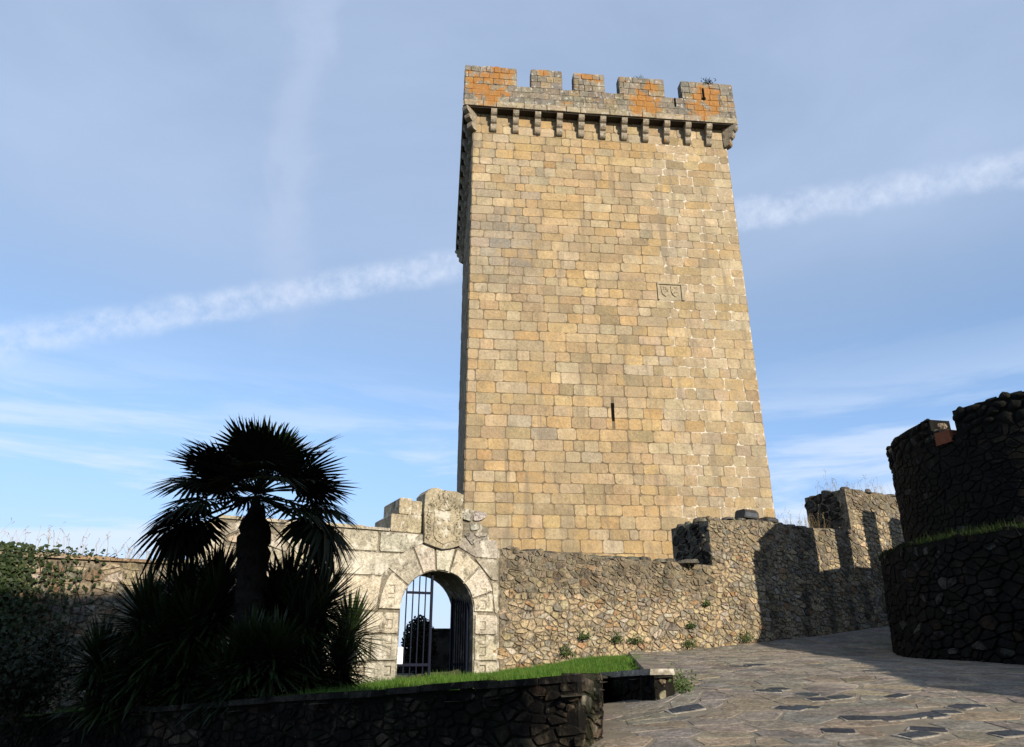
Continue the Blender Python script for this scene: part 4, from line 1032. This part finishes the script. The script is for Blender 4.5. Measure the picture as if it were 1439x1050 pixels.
def build_grass():
    r = random.Random(101); g = MB()
    def tuft(x, y, z, h, w):
        k = .5 + .5 * math.sin(x * 4.1 + 2 * math.sin(y * 2.3)) * math.sin(y * 3.7 + 1.5 * math.sin(x * 3.1))
        if r.random() > .35 + .9 * k: return
        h *= .6 + .8 * k
        a = r.uniform(0, 6.283); lean = r.uniform(.1, .7) * h; b = r.uniform(0, 6.283)
        g.add([(x - w * math.cos(a), y - w * math.sin(a), z), (x + w * math.cos(a), y + w * math.sin(a), z), (x + lean * math.cos(b), y + lean * math.sin(b), z + h)], [(0, 1, 2)])
    # lawn patch on the terrace near the path corner
    PATCH = [(1.2, 13.2), (1.95, 11.7), (2.3, 13.5), (3.1, 19.6), (1.2, 19.4), (-.2, 18.5), (-.5, 14.5), (.2, 12.6)]
    n = 0
    while n < 42000:
        x, y = r.uniform(-.6, 3.2), r.uniform(11, 19.6)
        if not inside_poly(x, y, PATCH) or not inside_poly(x, y, TERR) or not inside_poly(x - .28, y - .11, TERR): continue
        tuft(x, y, terrace_h(x, y) - .10, r.uniform(.05, .13) * (1.5 if r.random() < .06 else 1), .007); n += 1
    # strip before the gateway and along the low wall
    for i in range(15000):
        t = r.random(); off = r.random() ** 1.5 * 1.6 + .45
        x = lerp(FW0[0], FW1[0], t); y = lerp(FW0[1], FW1[1], t)
        nx, ny = .502, .865
        x += nx * off; y += ny * off
        if behind(x, y) > -.05 or not inside_poly(x, y, TERR) or not inside_poly(x + .15, y, TERR): continue
        tuft(x, y, terrace_h(x, y) - .1, r.uniform(.06, .16) * (1 if off > .7 else 1.1), .007)
    for i in range(14000):
        u = r.uniform(-3.2, 2.6); dd = r.uniform(.03, 3.8); x, y = wall_pt(u, -dd)
        if inside_poly(x, y, TERR): tuft(x, y, terrace_h(x, y) - .1, r.uniform(.05, .15) * (1.3 if dd < .35 else 1), .008)
    tag(g.build('grass', M_GRASS), label='short green grass growing on the terrace', cat='grass', kind='stuff')
    g2 = MB(); g = g2
    def tuft2(x, y, z, h, w):
        a = r.uniform(0, 6.283); lean = r.uniform(.1, .7) * h; b = r.uniform(0, 6.283)
        g2.add([(x - w * math.cos(a), y - w * math.sin(a), z), (x + w * math.cos(a), y + w * math.sin(a), z), (x + lean * math.cos(b), y + lean * math.sin(b), z + h)], [(0, 1, 2)])
    for i in range(9000):
        a = R(r.uniform(135, 255)); rr = r.uniform(4.76, 5.48); tuft2(BC[0] + rr * math.cos(a), BC[1] + rr * math.sin(a), 4.16, r.uniform(.06, .2) * (1.6 if 185 < math.degrees(a) < 215 and r.random() < .3 else 1), .008)
    tag(g2.build('ledge_grass', M_LEDGE), label='green grass on the ledge under the round turret', cat='grass', kind='stuff')
    # soil on the ledge sits in the footing core
    d = MB()
    def stalk(x, y, z, h):
        a = r.uniform(0, 6.283); l = h * r.uniform(.05, .4); p = [(x, y, z), (x + l * .3 * math.cos(a), y + l * .3 * math.sin(a), z + h * .6), (x + l * math.cos(a), y + l * math.sin(a), z + h)]
        d.tube(p, (.004, .003, .002), 3)
        for k in range(r.randint(0, 3)):
            q = Vector(p[2]) - Vector((0, 0, h * .1 * k)); e = q + Vector((r.uniform(-.07, .07), r.uniform(-.07, .07), r.uniform(.02, .09))); d.tube([tuple(q), tuple(e)], (.002, .006), 3)
    for i in range(420):
        sec = r.choice((0, 0, 1, 1, 2, 2, 3)); u, z = ((r.uniform(11.4, 14.9), 5.55), (r.uniform(15.2, 18), 7.05), (r.uniform(-9.5, -5.4), 3.44), (r.uniform(9, 14), 5.58))[sec]
        x, y = wall_pt(u, r.uniform(.2, 1.5 if sec != 2 else .8)); stalk(x, y, z, r.uniform(.1, .5) if r.random() < .85 else r.uniform(.5, .8))
    tag(d.build('dry_grass', M_DRY), label='thin dry stalks along the wall tops', cat='dry grass', kind='stuff')
    # weeds rooted at wall foot, on wall faces and on the battlements
    spots = [('weed at the wall foot at the left edge of the lawn patch', 3.6, 1.62, .22), ('small leafy weed in the wall above the lawn patch', 4.15, 2.02, .20), ('leafy weed low in the wall at the top of the lawn patch', 5.15, 1.95, .24), ('leafy weed in the wall just right of the lawn patch top', 5.75, 1.93, .22),
             ('weed at the wall foot where path meets wall', 7.55, 1.85, .26), ('sprig growing in the wall face above the path edge', 7.7, 2.35, .14), ('sprig growing high in the sunlit rubble wall', 8.3, 2.95, .12), ('bushy weed at the wall foot near the bastion shadow', 9.6, 2.0, .3)]
    for lab, u, z, s in spots:
        x, y = wall_pt(u, -.06); z = max(z, ground_h(x, y)); f = MB(); root = empty('weed', (x, y, z), TH, label=lab, cat='weed', group='weeds along the curtain wall')
        for k in range(170):
            v = Vector((r.gauss(0, .45), -abs(r.gauss(.2, .35)), abs(r.gauss(.2, .4)))) * s; leaf_quad(f, v, Vector((r.gauss(0, 1), r.gauss(-.5, 1), r.gauss(.6, .7))).normalized(), r.uniform(.03, .065), r)
        f.build('leaves', M_WEED, root)
    def tower_pt(u, dep, z): return (TO[0] + u * math.cos(TWT) - dep * math.sin(TWT), TO[1] + u * math.sin(TWT) + dep * math.cos(TWT), z)
    root = empty('wall_plant', tower_pt(8.7, -.25, 30.42), label='wispy dry plant on top of the fourth merlon of the keep', cat='plant'); f = MB()
    for k in range(26): blade(f, Vector((r.uniform(-.35, .35), r.uniform(-.1, .1), 0)), Vector((r.uniform(-.9, .9), r.uniform(-.3, .3), .7)), r.uniform(.2, .5), .03, .1)
    f.build('stalks', M_WEED, root)
    root = empty('wall_plant', tower_pt(12.55, -.45, 30.3), label='dark round tuft on top of the rightmost merlon of the keep', cat='plant'); f = MB()
    for k in range(260): leaf_quad(f, Vector((r.gauss(0, .16), r.gauss(0, .13), abs(r.gauss(.08, .13)))), Vector((r.gauss(0, 1), r.gauss(-.3, 1), r.gauss(.5, .7))).normalized(), r.uniform(.05, .1), r)
    f.build('leaves', M_BUSH, root)
    p = (CAP2[0] + .1, CAP2[1] + .05); root = empty('weed', (*p, path_h(*p)), label='yellowing weed at the foot of the pale corner slab by the path', cat='weed', group='weeds along the curtain wall'); f = MB()
    for k in range(420):
        t = r.random(); v = Vector((t * .25 + r.gauss(0, .10), t * 1.6 - .2 + r.gauss(0, .1), abs(r.gauss(.05, .11)))); leaf_quad(f, v, Vector((r.gauss(0, 1), r.gauss(-.5, 1), r.gauss(.6, .7))).normalized(), r.uniform(.025, .06), r)
    f.build('leaves', M_WEED, root)
build_grass()

# ------------------------------------------------------------------ small things
def build_small():
    for i, (u, w, lab) in enumerate(((10.75, .62, 'dark floodlight housing lying on the wall top, the larger one'), (11.65, .5, 'flat dark floodlight on the wall top, the smaller one on the right'))):
        x, y = wall_pt(u, .25); root = empty('floodlight', (x, y, 5.64 if i == 0 else 5.60), TH, label=lab, cat='floodlight', group='floodlights on the curtain wall'); h = .30 if i == 0 else .17
        m = MB(); m.prism([(-w / 2, .05), (w / 2, .03), (w / 2, h * .75), (w / 2 - .12, h), (-w / 2 + .08, h)], -.05, .4, (.03, .03, .03)); m.build('housing', M_LAMP, root)
        m = MB(); m.box(-w / 2 + .06, w / 2 - .05, -.058, -.048, .08, h * .7); m.build('lens', M_GLASS, root)
        m = MB(); m.box(-w / 2 - .03, w / 2 + .03, .1, .2, -.02, .05); m.build('bracket', M_LAMP, root)
        for k in range(4):
            m = MB(); m.box(-w / 2 + .1 + k * .11, -w / 2 + .125 + k * .11, .02, .38, h - .01, h + .03); m.build('cooling_fin', M_LAMP, root)
    r = random.Random(111)
    # inside the gateway
    c = at_px(588, 925, 22.5); root = empty('bush', (c.x, c.y, ground_h(c.x, c.y)), label='dark bush seen through the gateway bars', cat='bush'); f = MB()
    hgt = 1.55
    for k in range(5200):
        v = Vector((r.gauss(0, 1), r.gauss(0, 1), r.gauss(0, 1))).normalized() * r.random() ** .4; leaf_quad(f, Vector((v.x * .5, v.y * .5, .78 + v.z * .80)), Vector((r.gauss(0, 1), r.gauss(0, 1), r.gauss(.5, 1))).normalized(), r.uniform(.05, .11), r)
    f.build('leaves', M_BUSH, root)
    s = MB()
    for k in range(7): s.tube([(0, 0, 0), (r.uniform(-.2, .2), r.uniform(-.2, .2), .5), (r.uniform(-.5, .5), r.uniform(-.5, .5), 1.1)], (.04, .025, .01), 5)
    s.build('stems', M_STEM, root)
    a = at_px(600, 950, 24.5); b = at_px(626, 950, 24.5)
    root = empty('stone_hut', ((a.x + b.x) / 2, 24.9, 0), 0, label='dark square stone block seen through the gateway beside the bush', cat='hut')
    w = (b.x - a.x) / 2 + .2; zt = at_px(626, 886, 24.5).z
    m = MB(); m.box(-w, w, -.4, 1.4, .6, zt, (.03, .027, .022)); m.build('wall', M_BAST, root)
    m = MB(); m.box(-w - .04, w + .04, -.44, 1.44, zt, zt + .06, (.04, .035, .03)); m.build('coping', M_BAST, root)
    root = empty('inner_wall', (GX - 1, 26.6, 0), R(6), label='low dark wall beyond the gateway', cat='wall')
    m = MB(); m.box(-5, 3.2, -.25, .25, .3, 1.62, (.03, .027, .022)); m.build('wall_core', M_BAST, root)
    st = rubble(-5, 3.2, .8, 1.6, .4, .26, .015, lambda u, z, r: (*jit((.05, .045, .035), .25, r), 0), lambda u, z: -4.9 < u < 3.1 and z < 1.55, None, r)
    emit(st, root, M_BAST, 'rubble_stone', lambda u, v, d: (u, -.25 - d, v), .04, .03, .02, 0, True, r)
build_small()

# ------------------------------------------------------------------ unseen building added behind the viewer to shade the palm and the low wall
def build_shade_building():
    q = Vector((math.sin(R(SUN_AZ)), -math.cos(R(SUN_AZ)))); p = Vector((math.cos(R(SUN_AZ)), math.sin(R(SUN_AZ))))
    o0 = 4.62; q0 = 9.2
    base = q * q0 + p * o0; ang = math.atan2(-p.y, -p.x)
    # local x runs along the facade away from the sunlit corner, local -y faces... away from the sun
    root = empty('shade_building', (base.x, base.y, 0), ang, label='large plain building added out of view to shade the palm and low wall', cat='building')
    L, Dp, H = 24, 11, 13.0
    m = MB(); m.box(0, L, 0, Dp, -4, H); m.build('wall', M_PLASTER, root)
    m = MB(); m.prism([(-.3, H), (L + .3, H), (L + .3, H + .18), (-.3, H + .18)], -.3, Dp + .3); m.add([(-.3, -.3, H + .18), (L + .3, -.3, H + .18), (L + .3, Dp + .3, H + .18), (-.3, Dp + .3, H + .18), (4, Dp / 2, H + 2.4), (L - 4, Dp / 2, H + 2.4)], [(0, 1, 5, 4), (1, 2, 5), (2, 3, 4, 5), (3, 0, 4)]); m.build('roof', M_ROOF, root)
    for sgn, y in ((-1, 0), (1, Dp)):
        for k in range(6):
            for z in (2.2, 6, 9.8):
                x = 2.2 + k * 3.9; m = MB(); m.box(x - .55, x + .55, y - .03 if sgn < 0 else y - .05, y + .05 if sgn < 0 else y + .03, z - .85, z + .85); w = m.build('window', M_WIN, root)
                m = MB(); m.box(x - .7, x + .7, y - .14 if sgn < 0 else y - .02, y + .02 if sgn < 0 else y + .14, z - 1.0, z - .86); m.build('sill', M_PLASTER, w)
build_shade_building()
